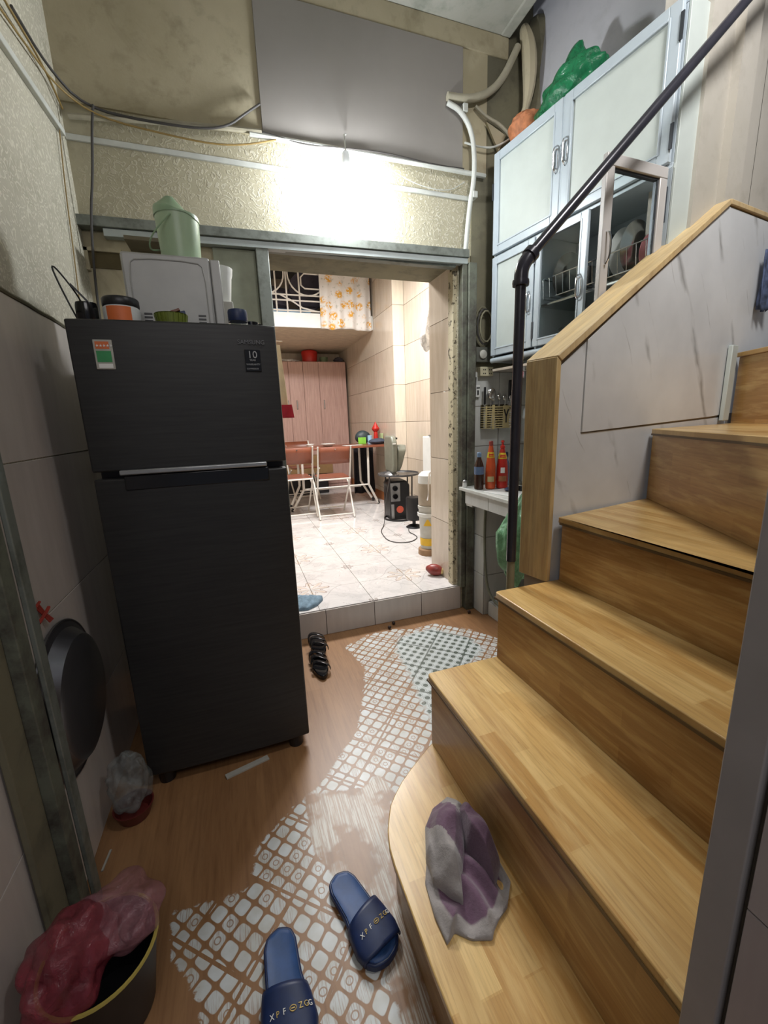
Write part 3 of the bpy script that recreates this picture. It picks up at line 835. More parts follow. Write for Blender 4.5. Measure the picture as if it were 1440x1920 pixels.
ft('YEAR', 0.009, 0.070, 1.620, M['print_dim'], ws)
ft('WARRANTY', 0.0085, 0.058, 1.606, M['print_dim'], ws)
ft('COMPRESSOR', 0.0065, 0.058, 1.592, M['print_dim'], ws)
M['fridge_logo'] = simple('dim_logo', '5A5A5C', 0.4, 0.5)
lt = ft('SAMSUNG', 0.020, 0.035, 1.676, M['fridge_logo'], fr, 1.0)

# things on the refrigerator
mw = thing('microwave_oven', 'grey sheet metal microwave oven turned sideways on the refrigerator', 'microwave', (-0.16, 1.99, 1.736))
MX0, MX1, MY0, MY1, MZ0, MZ1 = -0.318, 0.005, 1.80, 2.07, 1.748, 2.005
obj('body', B(MX0, MX1-0.035, MY0, MY1, MZ0, MZ1), M['microwave'], mw, bev=0.008)
obj('door', B(MX1-0.034, MX1, MY0+0.004, MY1-0.004, MZ0+0.002, MZ1-0.004), M['microwave'], mw, bev=0.005)
for zc in (1.780, 1.792, 1.804):
    for xc in (-0.255, -0.075): obj('vent_slot', B(xc-0.013, xc+0.013, MY0-0.0015, MY0+0.002, zc-0.003, zc+0.003), M['black'], mw)
rim = MB().tube([(-0.295, MY0, 1.775), (-0.295, MY0, 1.965), (-0.27, MY0, 1.985), (-0.075, MY0, 1.985), (-0.05, MY0, 1.965), (-0.05, MY0, 1.775)], 0.003, 6, smooth=1)
obj('pressed_edge', rim, M['microwave'], mw)
for x in (-0.29, -0.06):
    obj('foot', MB().cyl((x, 1.83, 1.7355), (x, 1.83, 1.749), 0.012), M['black'], mw)
jx, jy, jz = -0.127, 1.89, 2.006
jg = thing('thermal_jug', 'sage green thermal pot with a sloping lid standing on the microwave', 'pot', (jx, jy, jz))
obj('body', MB().lathe([(0.062, 0.0), (0.067, 0.004), (0.069, 0.02), (0.0735, 0.11), (0.0755, 0.155)], (jx, jy, jz), 40), M['sage'], jg)
def lidfn(u, v):
    a = 2*pi*u; e = 0.158-0.30*0.0765*cos(a)
    if v < 0.08: return (jx+0.0772*cos(a), jy+0.0772*sin(a), jz+0.148+(e-0.148)*v/0.08)
    t = (v-0.08)/0.92; r = 0.0772*(1-t)
    cxx = -0.018*min(1, t*1.3); pk = 0.218
    h = e+(pk-e)*min(1, t*1.25)**1.15
    return (jx+cxx+r*cos(a), jy+r*sin(a), jz+h)
obj('lid', MB().sheet(lidfn, 40, 16, True), M['sage_dark'], jg)
obj('handle', MB().tube([(jx-0.015, jy-0.078, jz+0.135), (jx-0.055, jy-0.088, jz+0.09), (jx-0.092, jy-0.08, jz+0.045), (jx-0.098, jy-0.05, jz+0.02), (jx-0.072, jy+0.0, jz+0.04)], 0.0028, 6, smooth=2), M['sage_dark'], jg)
# small grey box with a plastic cup behind the mug
gb = single('carton', B(-0.035, 0.045, 2.095, 2.225, 1.736, 1.935), M['gray_box'], (0.0, 2.15, 1.736), 'small grey carton standing behind the right end of the microwave', 'box', bev=0.003)
tcup = thing('plastic_cup', 'translucent white plastic cup on the carton right of the microwave', 'cup', (0.0, 2.155, 1.936))
obj('bowl', MB().lathe([(0.036, 0.0), (0.038, 0.004), (0.050, 0.105), (0.055, 0.120), (0.058, 0.145), (0.055, 0.145), (0.047, 0.105), (0.034, 0.006)], (0.0, 2.155, 1.936), 30), M['white'], tcup)
def jar(name, x, y, r, h, lidh, mb_, ml, label, lz=1.742):
    t = thing(name, label, 'jar', (x, y, lz))
    obj('body', MB().lathe([(r*0.85, 0), (r*0.97, 0.004), (r, h*0.15), (r, h*0.85), (r*0.88, h)], (x, y, lz), 32), mb_, t)
    obj('lid', MB().lathe([(r*0.97, h-0.003), (r*1.0, h), (r*1.0, h+lidh*0.8), (r*0.94, h+lidh), (r*0.5, h+lidh*1.01)], (x, y, lz), 32), ml, t)
    return t
cj = jar('candy_jar', -0.322, 1.715, 0.055, 0.060, 0.024, M['white'], M['black'], 'clear jar with a black lid and an orange label on the refrigerator')
lb = MB().sheet(lambda u, v: (-0.322+0.0558*cos(-pi*0.72+u*pi*0.44), 1.715+0.0558*sin(-pi*0.72+u*pi*0.44), 1.748+v*0.046), 12, 2)
obj('label_wrap', lb, M['orange_print'], cj)
bj = jar('storage_jar', 0.048, 1.715, 0.034, 0.030, 0.036, M['glass'], M['navy_strap'], 'small glass jar with a dark blue lid at the right end of the refrigerator top')
kj = jar('storage_jar', -0.420, 1.705, 0.032, 0.012, 0.052, M['black'], M['black_gloss'], 'small black jar at the left end of the refrigerator top')
sl_ = thing('shoulder_strap', 'thin black strap looped up from the left corner of the refrigerator', 'strap', (-0.44, 1.72, 1.742))
obj('loop', MB().tube([(-0.445, 1.70, 1.744), (-0.465, 1.70, 1.80), (-0.495, 1.70, 1.90), (-0.49, 1.70, 1.915), (-0.45, 1.71, 1.85), (-0.43, 1.72, 1.80), (-0.418, 1.73, 1.758)], 0.0028, 6, smooth=2), M['black'], sl_)
obj('buckle', MB().bar((-0.455, 1.708, 1.862), (-0.405, 1.712, 1.80), 0.012, 0.006), M['black'], sl_)
mug = thing('black_mug', 'black mug with a round handle behind the blue lidded jar', 'mug', (0.105, 1.80, 1.736))
obj('cup', MB().lathe([(0.024, 0), (0.028, 0.003), (0.028, 0.05), (0.025, 0.05), (0.025, 0.006)], (0.098, 1.80, 1.736), 24), M['black_gloss'], mug)
obj('handle', MB().tube([(0.124, 1.80, 1.745), (0.142, 1.80, 1.75), (0.147, 1.80, 1.765), (0.14, 1.80, 1.778), (0.124, 1.80, 1.781)], 0.004, 8, smooth=2), M['black_gloss'], mug)
bk = thing('basket', 'olive green open basket of small odds and ends on the refrigerator', 'basket', (-0.172, 1.705, 1.742))
g_ = simple('olive_plastic', '6E7A2E', 0.5)
obj('bowl', MB().lathe([(0.044, 0.0), (0.050, 0.038), (0.053, 0.040), (0.047, 0.038), (0.041, 0.003)], (-0.172, 1.705, 1.742), 20), g_, bk)
slm = MB()
for k in range(20):
    a = 2*pi*k/20; slm.bar((-0.172+0.0465*cos(a), 1.705+0.0465*sin(a), 1.746), (-0.172+0.0525*cos(a), 1.705+0.0525*sin(a), 1.780), 0.004, 0.003)
obj('rib', slm, g_, bk)['kind'] = 'stuff'
single('folding_knife', MB().obox((-0.165, 1.690, 1.788), Vector((0.024, 0.0, 0.009)), (0, 0.006, 0), (-0.002, 0, 0.004)), simple('brown_handle', '6A3B28', 0.4), (-0.17, 1.69, 1.78), 'brown handled tool lying across the green basket', 'tool', bev=0.002)
single('key_fob', MB().obox((-0.142, 1.705, 1.787), Vector((0.017, 0, 0.004)), (0, 0.008, 0), (-0.001, 0, 0.006)), M['navy_strap'], (-0.14, 1.705, 1.78), 'dark blue fob lying in the green basket', 'key fob', bev=0.002)

# ------------------------------------------------------------------ lintel, frames
li = thing('steel_lintel', 'dusty grey steel channel lying across the top of the doorway wall', 'lintel', (0.4, 2.55, 2.335))
obj('channel', MB().bar((-0.668, 2.545, 2.362), (1.48, 2.545, 2.392), 0.06, 0.046), M['steel'], li, bev=0.003)
obj('flange', MB().bar((-0.50, 2.548, 2.322), (1.475, 2.548, 2.352), 0.045, 0.034), M['steel_light'], li, bev=0.002)
fp = thing('doorway_frame', 'dirty greenish steel frame around the doorway to the bright room', 'door frame', (0.9, 2.55, 0.0))
obj('right_post', B(1.478, 1.535, 2.515, 2.60, 0.0, 2.345), M['rust'], fp, bev=0.004)
obj('right_stop', B(1.440, 1.475, 2.53, 2.61, 0.178, 2.34), M['rust'], fp, bev=0.003)
obj('chipped_strip', B(1.405, 1.438, 2.59, 2.66, 0.182, 2.316), M['chipped'], fp, bev=0.003)
obj('left_post', B(0.195, 0.262, 2.53, 2.62, 0.178, 2.325), M['steel'], fp, bev=0.004)
obj('head', B(0.264, 1.404, 2.55, 2.60, 2.318, 2.368), M['steel'], fp, bev=0.003)
obj('head_soffit', B(0.264, 1.430, 2.601, 2.98, 2.356, 2.372), M['grime'], fp, bev=0.003)
bp_ = single('board', B(-0.02, 0.193, 2.556, 2.571, 1.2, 2.31), simple('sage_board', '8A8E7C', 0.6), (0.09, 2.56, 1.2), 'grey green board fixed left of the doorway behind the microwave', 'board', bev=0.002)
nb = struct('niche_shade_plate', B(-0.59, -0.455, 2.566, 2.573, 2.175, 2.245), simple('niche_shade', '5E5338', 0.9))  # flat plate on the wall; shade of the niche hole is its colour
ns = struct('niche_shelf', MB().box(-0.60, -0.585, 2.55, 2.573, 2.16, 2.26).box(-0.60, -0.44, 2.55, 2.573, 2.245, 2.262), M['plaster'])
sb = single('wooden_shelf', B(-0.40, -0.10, 2.42, 2.57, 2.262, 2.280), simple('dirty_board', '6B6350', 0.8), (-0.25, 2.5, 2.262), 'dirty narrow board under the lintel behind the microwave', 'shelf', bev=0.002)
gp = single('wall_board', B(0.287, 1.452, YD-0.022, YD-0.013, 2.865, 3.468), M['panel_gray'], (0.87, 2.56, 2.865), 'large grey board fixed high on the wall above the bulb', 'board', bev=0.002)

# ------------------------------------------------------------------ bulb and cables
bx, by, bz = 0.688, 2.43, 2.635
bl = thing('light_bulb', 'glaring white bulb hanging in front of the wall above the doorway', 'light bulb', (bx, by, bz))
g = G('glowing_bulb'); m_b = g.done('FFFFFF', 0.3, 0.0, Emission_Color=(0.93, 0.97, 1.0, 1), Emission_Strength=BULB_STRENGTH)
obj('globe', MB().lathe([(0.001, -0.058), (0.022, -0.054), (0.040, -0.040), (0.049, -0.018), (0.050, 0.0), (0.046, 0.020), (0.034, 0.045), (0.027, 0.062)], (bx, by, bz), 20, caps=True), m_b, bl)
obj('socket', MB().lathe([(0.026, 0.062), (0.026, 0.075), (0.020, 0.10), (0.018, 0.135), (0.006, 0.145)], (bx, by, bz), 20), M['white'], bl)
obj('flex', MB().tube([(bx, by, bz+0.14), (bx+0.002, by+0.01, bz+0.20), (bx+0.02, by+0.09, bz+0.27), (bx+0.04, 2.545, bz+0.285)], 0.003, 6, smooth=2), M['pvc_white'], bl)
def cab(pts, r, mat, label, name='cable', cat='cable', sm=2, n=8):
    return single(name, MB().tube(pts, r, n, smooth=sm), mat, pts[0], label, cat)
cab([(-0.57, 2.556, 2.795), (-0.30, 2.552, 2.822), (-0.02, 2.552, 2.845), (0.28, 2.545, 2.862)], 0.012, M['pvc'], 'thick dusty conduit along the wall left of the grey board', 'conduit', 'conduit')
cab([(0.22, 2.548, 2.845), (0.45, 2.545, 2.842), (0.8, 2.545, 2.842), (1.2, 2.545, 2.842), (1.60, 2.545, 2.838)], 0.013, M['pvc_white'], 'white conduit along the wall directly above the glaring bulb', 'conduit', 'conduit', 0)
single('trunking', MB().bar((-0.598, 2.573, 2.722), (1.50, 2.573, 2.716), 0.010, 0.026), M['pvc_white'], (0.4, 2.57, 2.72), 'thin straight cable trunking running across the patterned wallpaper', 'trunking', bev=0.002)
cab([(-0.585, 2.10, 2.85), (-0.585, 2.4, 2.88), (-0.50, 2.545, 2.835), (-0.25, 2.535, 2.815), (0.0, 2.53, 2.82), (0.12, 2.535, 2.855), (0.2, 2.54, 2.92), (0.283, 2.55, 2.985)], 0.0055, M['cable_dark'], 'black cable sagging along the wall and rising to the grey board')
cab([(-0.585, 1.7, 2.70), (-0.585, 2.2, 2.80), (-0.57, 2.46, 2.84), (-0.45, 2.54, 2.80), (-0.15, 2.54, 2.775), (0.05, 2.54, 2.768), (0.20, 2.54, 2.79), (0.35, 2.54, 2.835)], 0.004, M['cable_yellow'], 'yellowed cable sagging below the dusty conduit in the corner')
cab([(-0.46, 2.53, 2.84), (-0.475, 2.51, 2.74), (-0.50, 2.505, 2.55), (-0.535, 2.50, 2.38), (-0.56, 2.49, 2.1), (-0.565, 2.48, 1.85)], 0.0055, M['cable_dark'], 'purple black cord hanging down the wall behind the black jar', sm=2)
cab([(0.28, 2.54, 2.86), (0.5, 2.535, 2.83), (0.65, 2.535, 2.845), (0.95, 2.53, 2.86), (1.25, 2.535, 2.845), (1.45, 2.54, 2.855)], 0.004, M['cable_dark'], 'thin dark cable draped over the white conduit near the bulb')
cab([(0.80, 2.55, 2.86), (0.98, 2.545, 2.79), (1.15, 2.55, 2.735), (1.35, 2.55, 2.725), (1.46, 2.55, 2.79)], 0.0025, M['pvc_white'], 'thin white wire drooping to the right of the bulb')
# left wall conduit
single('wall_conduit', MB().bar((-0.590, 1.2, 2.58), (-0.590, 2.50, 2.695), 0.02, 0.026), M['pvc_white'], (-0.59, 1.9, 2.6), 'long pale conduit on the left wall near the ceiling corner', 'conduit', bev=0.003)
cab([(-0.588, 2.45, 2.69), (-0.592, 2.40, 2.45), (-0.592, 2.36, 2.2), (-0.592, 2.30, 1.9)], 0.0025, M['cable_yellow'], 'thin cord hanging down the wallpaper of the left wall')
cab([(-0.575, 1.4, 2.72), (-0.575, 2.0, 2.80), (-0.58, 2.35, 2.84), (-0.58, 2.52, 2.80)], 0.004, M['cable_yellow'], 'yellow cable strung above the pale conduit on the left wall')
# pipes right of the grey board
pw = thing('pvc_pipes', 'dusty bent plastic pipes running down the wall right of the grey board', 'pipe', (1.5, 2.53, 2.4))
obj('pipe', MB().tube([(1.34, 2.54, 3.20), (1.47, 2.53, 3.20), (1.60, 2.53, 3.25), (1.70, 2.53, 3.34), (1.80, 2.53, 3.52)], 0.021, 12, smooth=2), M['pvc'], pw)
obj('pipe', MB().tube([(1.34, 2.54, 3.17), (1.42, 2.53, 3.14), (1.49, 2.53, 3.06), (1.515, 2.53, 2.95), (1.515, 2.53, 2.80), (1.485, 2.53, 2.66), (1.465, 2.54, 2.42)], 0.014, 12, smooth=2), M['pvc_white'], pw)
obj('bracket', MB().box(1.50, 1.53, 2.51, 2.57, 2.70, 2.735).box(1.43, 1.46, 2.51, 2.57, 3.13, 3.17), M['pvc_white'], pw, bev=0.003)
cab([(1.455, 2.54, 2.99), (1.56, 2.53, 2.975), (1.66, 2.52, 2.985), (1.80, 2.50, 3.07)], 0.0055, M['pvc_white'], 'white cord stretched from the pipes to the top of the white cabinet')
cab([(1.53, 2.55, 3.19), (1.60, 2.54, 3.14), (1.70, 2.54, 3.12), (1.80, 2.54, 3.05)], 0.010, M['pvc'], 'short broken pipe sticking out below the dusty bend', 'pipe', 'pipe')
ch = single('plaster_chunk', MB().add([(1.60,2.555,3.12),(1.74,2.555,3.07),(1.69,2.555,2.98),(1.60,2.54,3.12),(1.74,2.54,3.07),(1.69,2.54,2.98)], [(0,1,2),(5,4,3),(0,3,4,1),(1,4,5,2),(2,5,3,0)]), M['plaster'], (1.68, 2.55, 3.0), 'broken triangle of pale board beside the bent pipes', 'debris')
tp = thing('torn_lagging', 'torn strips of pale lagging hanging in the dark gap above the cabinet', 'insulation', (1.86, 2.50, 3.2))
obj('strip', MB().tube([(1.83, 2.52, 3.62), (1.86, 2.50, 3.50), (1.87, 2.5, 3.3), (1.83, 2.5, 3.15), (1.80, 2.5, 3.0)], lambda t: 0.018+0.025*abs(sin(5*t)), 8, smooth=2), M['plaster'], tp)
obj('strip', MB().tube([(1.93, 2.54, 3.68), (1.96, 2.52, 3.5), (1.95, 2.52, 3.3), (1.92, 2.54, 3.05)], lambda t: 0.045+0.02*sin(9*t), 8, smooth=2), M['grime'], tp)

# ------------------------------------------------------------------ white kitchen wall cabinet (local frame: x into the wall, y away from the camera)
D0, L = 0.30, 1.06
cbn = thing('kitchen_cabinet', 'white aluminium wall cabinet with solid upper doors and glass lower doors', 'cabinet', (KX, KY, 1.745), T75)
def ck(x0, x1, y0, y1, z0, z1): return B(x0, x1, y0, y1, z0-1.745, z1-1.745)
WA = M['white_alu']
body = MB()
for a in ((0.0, D0, -L, 0.0, 1.745, 1.775), (0.0, D0, -L, 0.0, 2.36, 2.38), (0.0, D0, -L, 0.0, 2.905, 2.93), (D0-0.01, D0, -L+0.001, -0.001, 1.776, 2.904), (0.001, D0-0.011, -0.020, 0.0, 1.776, 2.904), (0.001, D0-0.011, -0.374, -0.356, 1.776, 2.359), (0.001, D0-0.011, -L, -L+0.018, 1.776, 2.904)):
    x0, x1, y0, y1, z0, z1 = a; body.box(x0, x1, y0, y1, z0-1.745, z1-1.745)
obj('carcass', body, WA, cbn, local=True, bev=0.002)
obj('corner_rail', MB().cyl((-0.004, -L, 0.012), (-0.004, 0.0, 0.012), 0.016), WA, cbn, local=True)
obj('side_panel', ck(0.0, D0, -L-0.012, -L-0.001, 1.745, 2.93), M['alu_panel'], cbn, local=True, bev=0.002)
def framed_door(y0, y1, z0, z1, infill, fw=0.045, name='door', par=None, x=-0.022):
    """door in the plane x..x+.02 made of a frame and an infill, local coordinates of the cabinet"""
    m = MB(); zz0, zz1 = z0-1.745, z1-1.745
    o = 0.010
    m.box(x, x+0.02, y0, y0+fw, zz0, zz1).box(x, x+0.02, y1-fw, y1, zz0, zz1).box(x, x+0.02, y0+fw, y1-fw, zz0, zz0+fw).box(x, x+0.02, y0+fw, y1-fw, zz1-fw, zz1)
    d = obj(name, m, WA, cbn, local=True, bev=0.003)
    bead = MB(); f2 = fw; b = 0.009
    bead.box(x-0.004, x+0.006, y0+f2-b, y0+f2, zz0+f2-b, zz1-f2+b).box(x-0.004, x+0.006, y1-f2, y1-f2+b, zz0+f2-b, zz1-f2+b).box(x-0.004, x+0.006, y0+f2, y1-f2, zz0+f2-b, zz0+f2).box(x-0.004, x+0.006, y0+f2, y1-f2, zz1-f2, zz1-f2+b)
    obj('bead', bead, WA, d, local=True, bev=0.002)
    obj('pane' if infill is M['glass'] else 'panel', B(x+0.008, x+0.012, y0+fw, y1-fw, zz0+fw, zz1-fw), infill, d, local=True)
    return d
def loop_handle(par, y, z, x=-0.022):
    m = MB().tube([(x, y, z-0.062), (x-0.012, y, z-0.055), (x-0.024, y, z-0.042), (x-0.026, y, z), (x-0.024, y, z+0.042), (x-0.012, y, z+0.055), (x, y, z+0.062)], 0.0035, 6, smooth=2)
    m2 = MB().tube([(x-0.003, y-0.010, z-0.045), (x-0.006, y-0.012, z), (x-0.003, y-0.010, z+0.045), (x-0.003, y+0.010, z+0.045), (x-0.006, y+0.012, z), (x-0.003, y+0.010, z-0.045)], 0.003, 6, closed=True, smooth=1)
    m.add(m2.v, m2.f)
    obj('handle', m, M['chrome'], par, local=True)
def hinge(par, y, z, x=-0.024):
    obj('hinge', B(x-0.002, x+0.004, y-0.006, y+0.006, z-0.045, z+0.045), M['gray_alu'], par, local=True)
dA = framed_door(-0.502, -0.006, 2.378, 2.922, M['alu_panel'], 0.05); loop_handle(dA, -0.480, 2.665-1.745); hinge(dA, -0.004, 0.98)
dB = framed_door(-1.052, -0.514, 2.378, 2.922, M['alu_panel'], 0.05); loop_handle(dB, -0.536, 2.675-1.745); hinge(dB, -1.055, 1.08); hinge(dB, -1.055, 0.72)
obj('centre_stile', ck(-0.018, 0.0, -0.513, -0.503, 2.378, 2.92), WA, cbn, local=True)
dC = framed_door(-0.352, -0.006, 1.785, 2.362, M['alu_panel'], 0.045); loop_handle(dC, -0.325, 2.03-1.745)
dD = framed_door(-0.690, -0.362, 1.785, 2.362, M['glass'], 0.040); loop_handle(dD, -0.662, 2.022-1.745); hinge(dD, -0.360, 0.13); hinge(dD, -0.360, 0.52)
# open door: hinged at y=-1.04, swung out 88 degrees
hinge_e = bpy.data.objects.new('open_door', None)
m = MB(); W_, zz0, zz1, fw = 0.335, 1.785-1.745, 2.362-1.745, 0.042
m.box(0, W_, -0.010, 0.012, zz0, zz0+fw).box(0, W_, -0.010, 0.012, zz1-fw, zz1).box(0, fw, -0.010, 0.012, zz0+fw, zz1-fw).box(W_-fw, W_, -0.010, 0.012, zz0+fw, zz1-fw)
an = radians(180-5)
def rotm(mb_):
    mb_.v = [(-0.010+v[0]*cos(an)-v[1]*sin(an), -1.040+v[0]*sin(an)+v[1]*cos(an), v[2]) for v in mb_.v]; return mb_
bpy.data.objects.remove(hinge_e)
M['grey_alu_frame'] = simple('door_frame_aluminium', 'BDB9B6', 0.4, 0.1, 0.04)
od = obj('open_door', rotm(m), M['grey_alu_frame'], cbn, local=True, bev=0.003)
obj('pane', rotm(B(fw, W_-fw, -0.002, 0.002, zz0+fw, zz1-fw)), M['glass'], od, local=True)
b = 0.008
obj('gasket', rotm(MB().box(fw, fw+b, -0.014, 0.004, zz0+fw, zz1-fw).box(W_-fw-b, W_-fw, -0.014, 0.004, zz0+fw, zz1-fw).box(fw+b, W_-fw-b, -0.014, 0.004, zz1-fw-b, zz1-fw)), M['gray_alu'], od, local=True)
obj('hinge', rotm(B(-0.008, 0.002, -0.008, 0.010, 0.42, 0.55)), M['gray_alu'], od, local=True)
m = MB().tube([(W_-0.02, -0.01, 0.23), (W_-0.02, -0.03, 0.24), (W_-0.02, -0.038, 0.29), (W_-0.02, -0.03, 0.34), (W_-0.02, -0.01, 0.35)], 0.0035, 6, smooth=2)
m.v = [(v[0], -v[1], v[2]) for v in m.v]
obj('handle', rotm(m), M['chrome'], od, local=True)
# dish rack inside
rk = thing('dish_rack', 'chrome wire dish rack inside the lower white cabinet', 'dish rack', tuple(K(0.15, -0.70, 2.04)), T75)
m = MB()
y0r, y1r = -0.30, 0.325
for z, x in ((0.0, -0.11), (0.10, -0.12), (0.0, 0.11), (0.10, 0.12)): m.tube([(x, y0r, z), (x, y1r, z)], 0.003, 6)
for k in range(15):
    y = y0r+(y1r-y0r)*k/14
    m.tube([(-0.12, y, 0.10), (-0.11, y, 0.0), (0.11, y, 0.0), (0.12, y, 0.10)], 0.0018, 5)
for y in (y0r, y1r): m.tube([(-0.12, y, 0.10), (0.12, y, 0.10)], 0.003, 6)
obj('wires', m, M['chrome'], rk, local=True)
m = MB().box(-0.13, 0.13, y0r-0.005, y0r-0.001, -0.02, 0.0).box(-0.13, 0.13, y1r+0.001, y1r+0.005, -0.02, 0.0)
obj('bracket', m, M['gray_alu'], rk, local=True)
obj('drip_tray', B(-0.13, 0.13, y0r, y1r, -0.045, -0.030), M['steelpot'], rk, local=True, bev=0.004)
def plate(ly, r, tilt, mat, label, lx=0.15, z0=2.043, grp=None, name='plate', cat='plate'):
    prof = [(0.001, 0.0), (r*0.55, 0.0), (r*0.62, 0.004), (r*0.9, 0.020), (r, 0.024), (r*0.98, 0.027), (r*0.6, 0.009), (0.001, 0.005)]
    mb = MB().lathe(prof, (0, 0, 0), 28, ax='Y', caps=False)
    R = Matrix.Rotation(tilt, 3, 'X')
    P = K(lx, ly, z0+r*cos(tilt)+0.002)
    RZ = Matrix.Rotation(T75, 3, 'Z')
    mb.v = [tuple(P+RZ@(R@Vector(v))) for v in mb.v]
    return single(name, mb, mat, tuple(K(lx, ly, z0)), label, cat, grp)
plate(-0.47, 0.110, 0.25, M['steelpot'], 'shiny steel lid standing in the rack behind the closed glass door', lx=0.14, name='pot_lid', cat='lid')
plate(-0.75, 0.105, 0.12, M['steelpot'], 'steel plate standing in the rack just inside the open glass door', lx=0.14)
plate(-0.80, 0.110, 0.12, M['white'], 'pale plate standing second behind the open glass door', lx=0.14)
plate(-0.86, 0.115, 0.12, M['steelpot'], 'large steel tray plate near the middle of the open compartment', lx=0.14)
plate(-0.93, 0.075, 0.15, M['pink'], 'pink plate at the near end of the dish rack', lx=0.14)
def potm(c, r, h):
    return MB().lathe([(r*0.7, 0), (r*0.95, 0.01), (r, h*0.5), (r, h), (r*1.05, h+0.003), (r*0.97, h+0.002), (r*0.94, h*0.5), (r*0.6, 0.008)], c, 30)
single('saucepan', potm(tuple(K(0.13, -0.575, 2.046)), 0.045, 0.10), M['steelpot'], tuple(K(0.13, -0.575, 2.046)), 'small bright steel cup pot beside the lid in the dish rack', 'pot')
single('mixing_bowl', MB().lathe([(0.05, 0.0), (0.055, 0.003), (0.10, 0.06), (0.115, 0.09), (0.117, 0.09), (0.098, 0.055), (0.045, 0.006)], tuple(K(0.15, -0.55, 1.776)), 30), M['steelpot'], tuple(K(0.15, -0.55, 1.776)), 'steel bowl on the floor of the cabinet behind the closed glass door', 'bowl')
single('plastic_bowl', MB().lathe([(0.05, 0.0), (0.055, 0.003), (0.105, 0.05), (0.12, 0.07), (0.117, 0.07), (0.10, 0.05), (0.045, 0.006)], tuple(K(0.15, -0.86, 1.776)), 30), M['film_pale'], tuple(K(0.15, -0.86, 1.776)), 'pale green bowl on the floor of the open cabinet compartment', 'bowl')
# on top of the cabinet
gbg = blob((0, 0, 0), (0.12, 0.20, 0.10), 0.16, 2.4, 3, 64, 40, flat=0.09, fold=0.012)
RZ = Matrix.Rotation(T75, 3, 'Z'); P = K(0.14, -0.40, 2.931+0.09)
def tf(v):
    v = Vector(v)
    k = 1.0+(max(0, v.z)/0.15)*0.15
    t = max(0, v.z)/0.1; q2 = max(0.0, 1-((v.y-0.02)**2+v.x**2)/0.004) if v.z > 0 else 0; v.z += 0.075*q2; return tuple(P+RZ@Vector((v.x, v.y-0.05*t+0.004*sin(v.y*120+v.z*60), v.z*1.15)))
gbg.v = [tf(v) for v in gbg.v]
single('plastic_bag', gbg, M['film_green'], tuple(K(0.13, -0.42, 2.931)), 'bulging emerald green plastic bag on top of the white cabinet', 'bag', angle=60)
bt = thing('wicker_basket', 'orange brown basket on top of the white cabinet left of the green bag', 'basket', tuple(K(0.14, -0.10, 2.931)))
pc = tuple(K(0.14, -0.10, 2.931))
obj('bowl', MB().lathe([(0.06, 0.0), (0.07, 0.01), (0.105, 0.10), (0.11, 0.115), (0.10, 0.115), (0.065, 0.02)], pc, 30), M['tan_weave'], bt)
obj('contents', blob((pc[0], pc[1], pc[2]+0.135), (0.09, 0.09, 0.05), 0.15, 3, 5, 24, 14), M['tan_weave'], bt)
# ------------------------------------------------------------------ kitchen nook
kt = struct('wall_kitchen', B(1.545, 1.97, YD-0.012, YD+0.002, 0.0, 1.70), M['grout'])
tile_wall(kt, (0, YD-0.012, 0), (1, 0, 0), (0, 0, 1), (0, -1, 0), [1.545, 1.75, 1.955], [0.0, 0.33, 0.66, 0.93, 1.20, 1.47, 1.695], M['tile_white'], 0.004)
kr = struct('wall_kitchen_right', MB().obox((K(0.296, 0.05)+K(0.296, -0.99))/2+Vector((0, 0, 0.85)), EX*0.005, EY*0.52, (0, 0, 0.85)), M['grout'])
tile_wall(kr, K(0.290, 0.05), -EY, (0, 0, 1), -EX, [0.0, 0.3, 0.6, 0.9, 1.04], [0.0, 0.33, 0.66, 0.93, 1.20, 1.47, 1.695], M['tile_white'], 0.004)
ZC = 0.935
ct = thing('kitchen_counter', 'white tiled kitchen counter on a tiled pier right of the doorway', 'counter', (1.65, 2.1, 0.0))
obj('worktop', B(1.405, 1.955, 1.46, 2.505, ZC-0.022, ZC), M['counter'], ct, bev=0.003)
ap = MB(); 
for a, b in ((1.47, 1.85), (1.854, 2.16), (2.164, 2.44)):
    obj('tile', B(1.418, 1.426, a, b, ZC-0.105, ZC-0.024), M['tile_white'], ct, bev=0.001)
obj('apron', B(1.428, 1.46, 1.47, 2.44, ZC-0.105, ZC-0.024), M['grout'], ct)
obj('pier', B(1.552, 1.94, 2.405, 2.550, 0.0, ZC-0.024), M['grout'], ct)
for z0, z1 in ((0.003, 0.30), (0.304, 0.58), (0.584, 0.80), (0.804, 0.908)):
    obj('tile', B(1.544, 1.550, 2.400, 2.55, z0, z1), M['tile_white'], ct, bev=0.001)
    obj('tile', B(1.552, 1.75, 2.397, 2.403, z0, z1), M['tile_white'], ct, bev=0.001)
    obj('tile', B(1.754, 1.94, 2.397, 2.403, z0, z1), M['tile_white'], ct, bev=0.001)
obj('bracket_rail', B(1.46, 1.552, 2.42, 2.50, 0.80, 0.825), M['tile_white'], ct, bev=0.002)
kb = thing('tiled_curb', 'low white tiled curb on the floor below the counter', 'curb', (1.65, 2.2, 0.0))
obj('base', B(1.588, 1.93, 1.90, 2.385, 0.0, 0.10), M['grout'], kb)
obj('tile', B(1.580, 1.587, 2.14, 2.385, 0.002, 0.103), M['tile_white'], kb, bev=0.001)
obj('tile', B(1.580, 1.587, 1.90, 2.136, 0.002, 0.103), M['tile_white'], kb, bev=0.001)
obj('tile', B(1.588, 1.93, 1.90, 2.385, 0.101, 0.107), M['tile_white'], kb, bev=0.001)
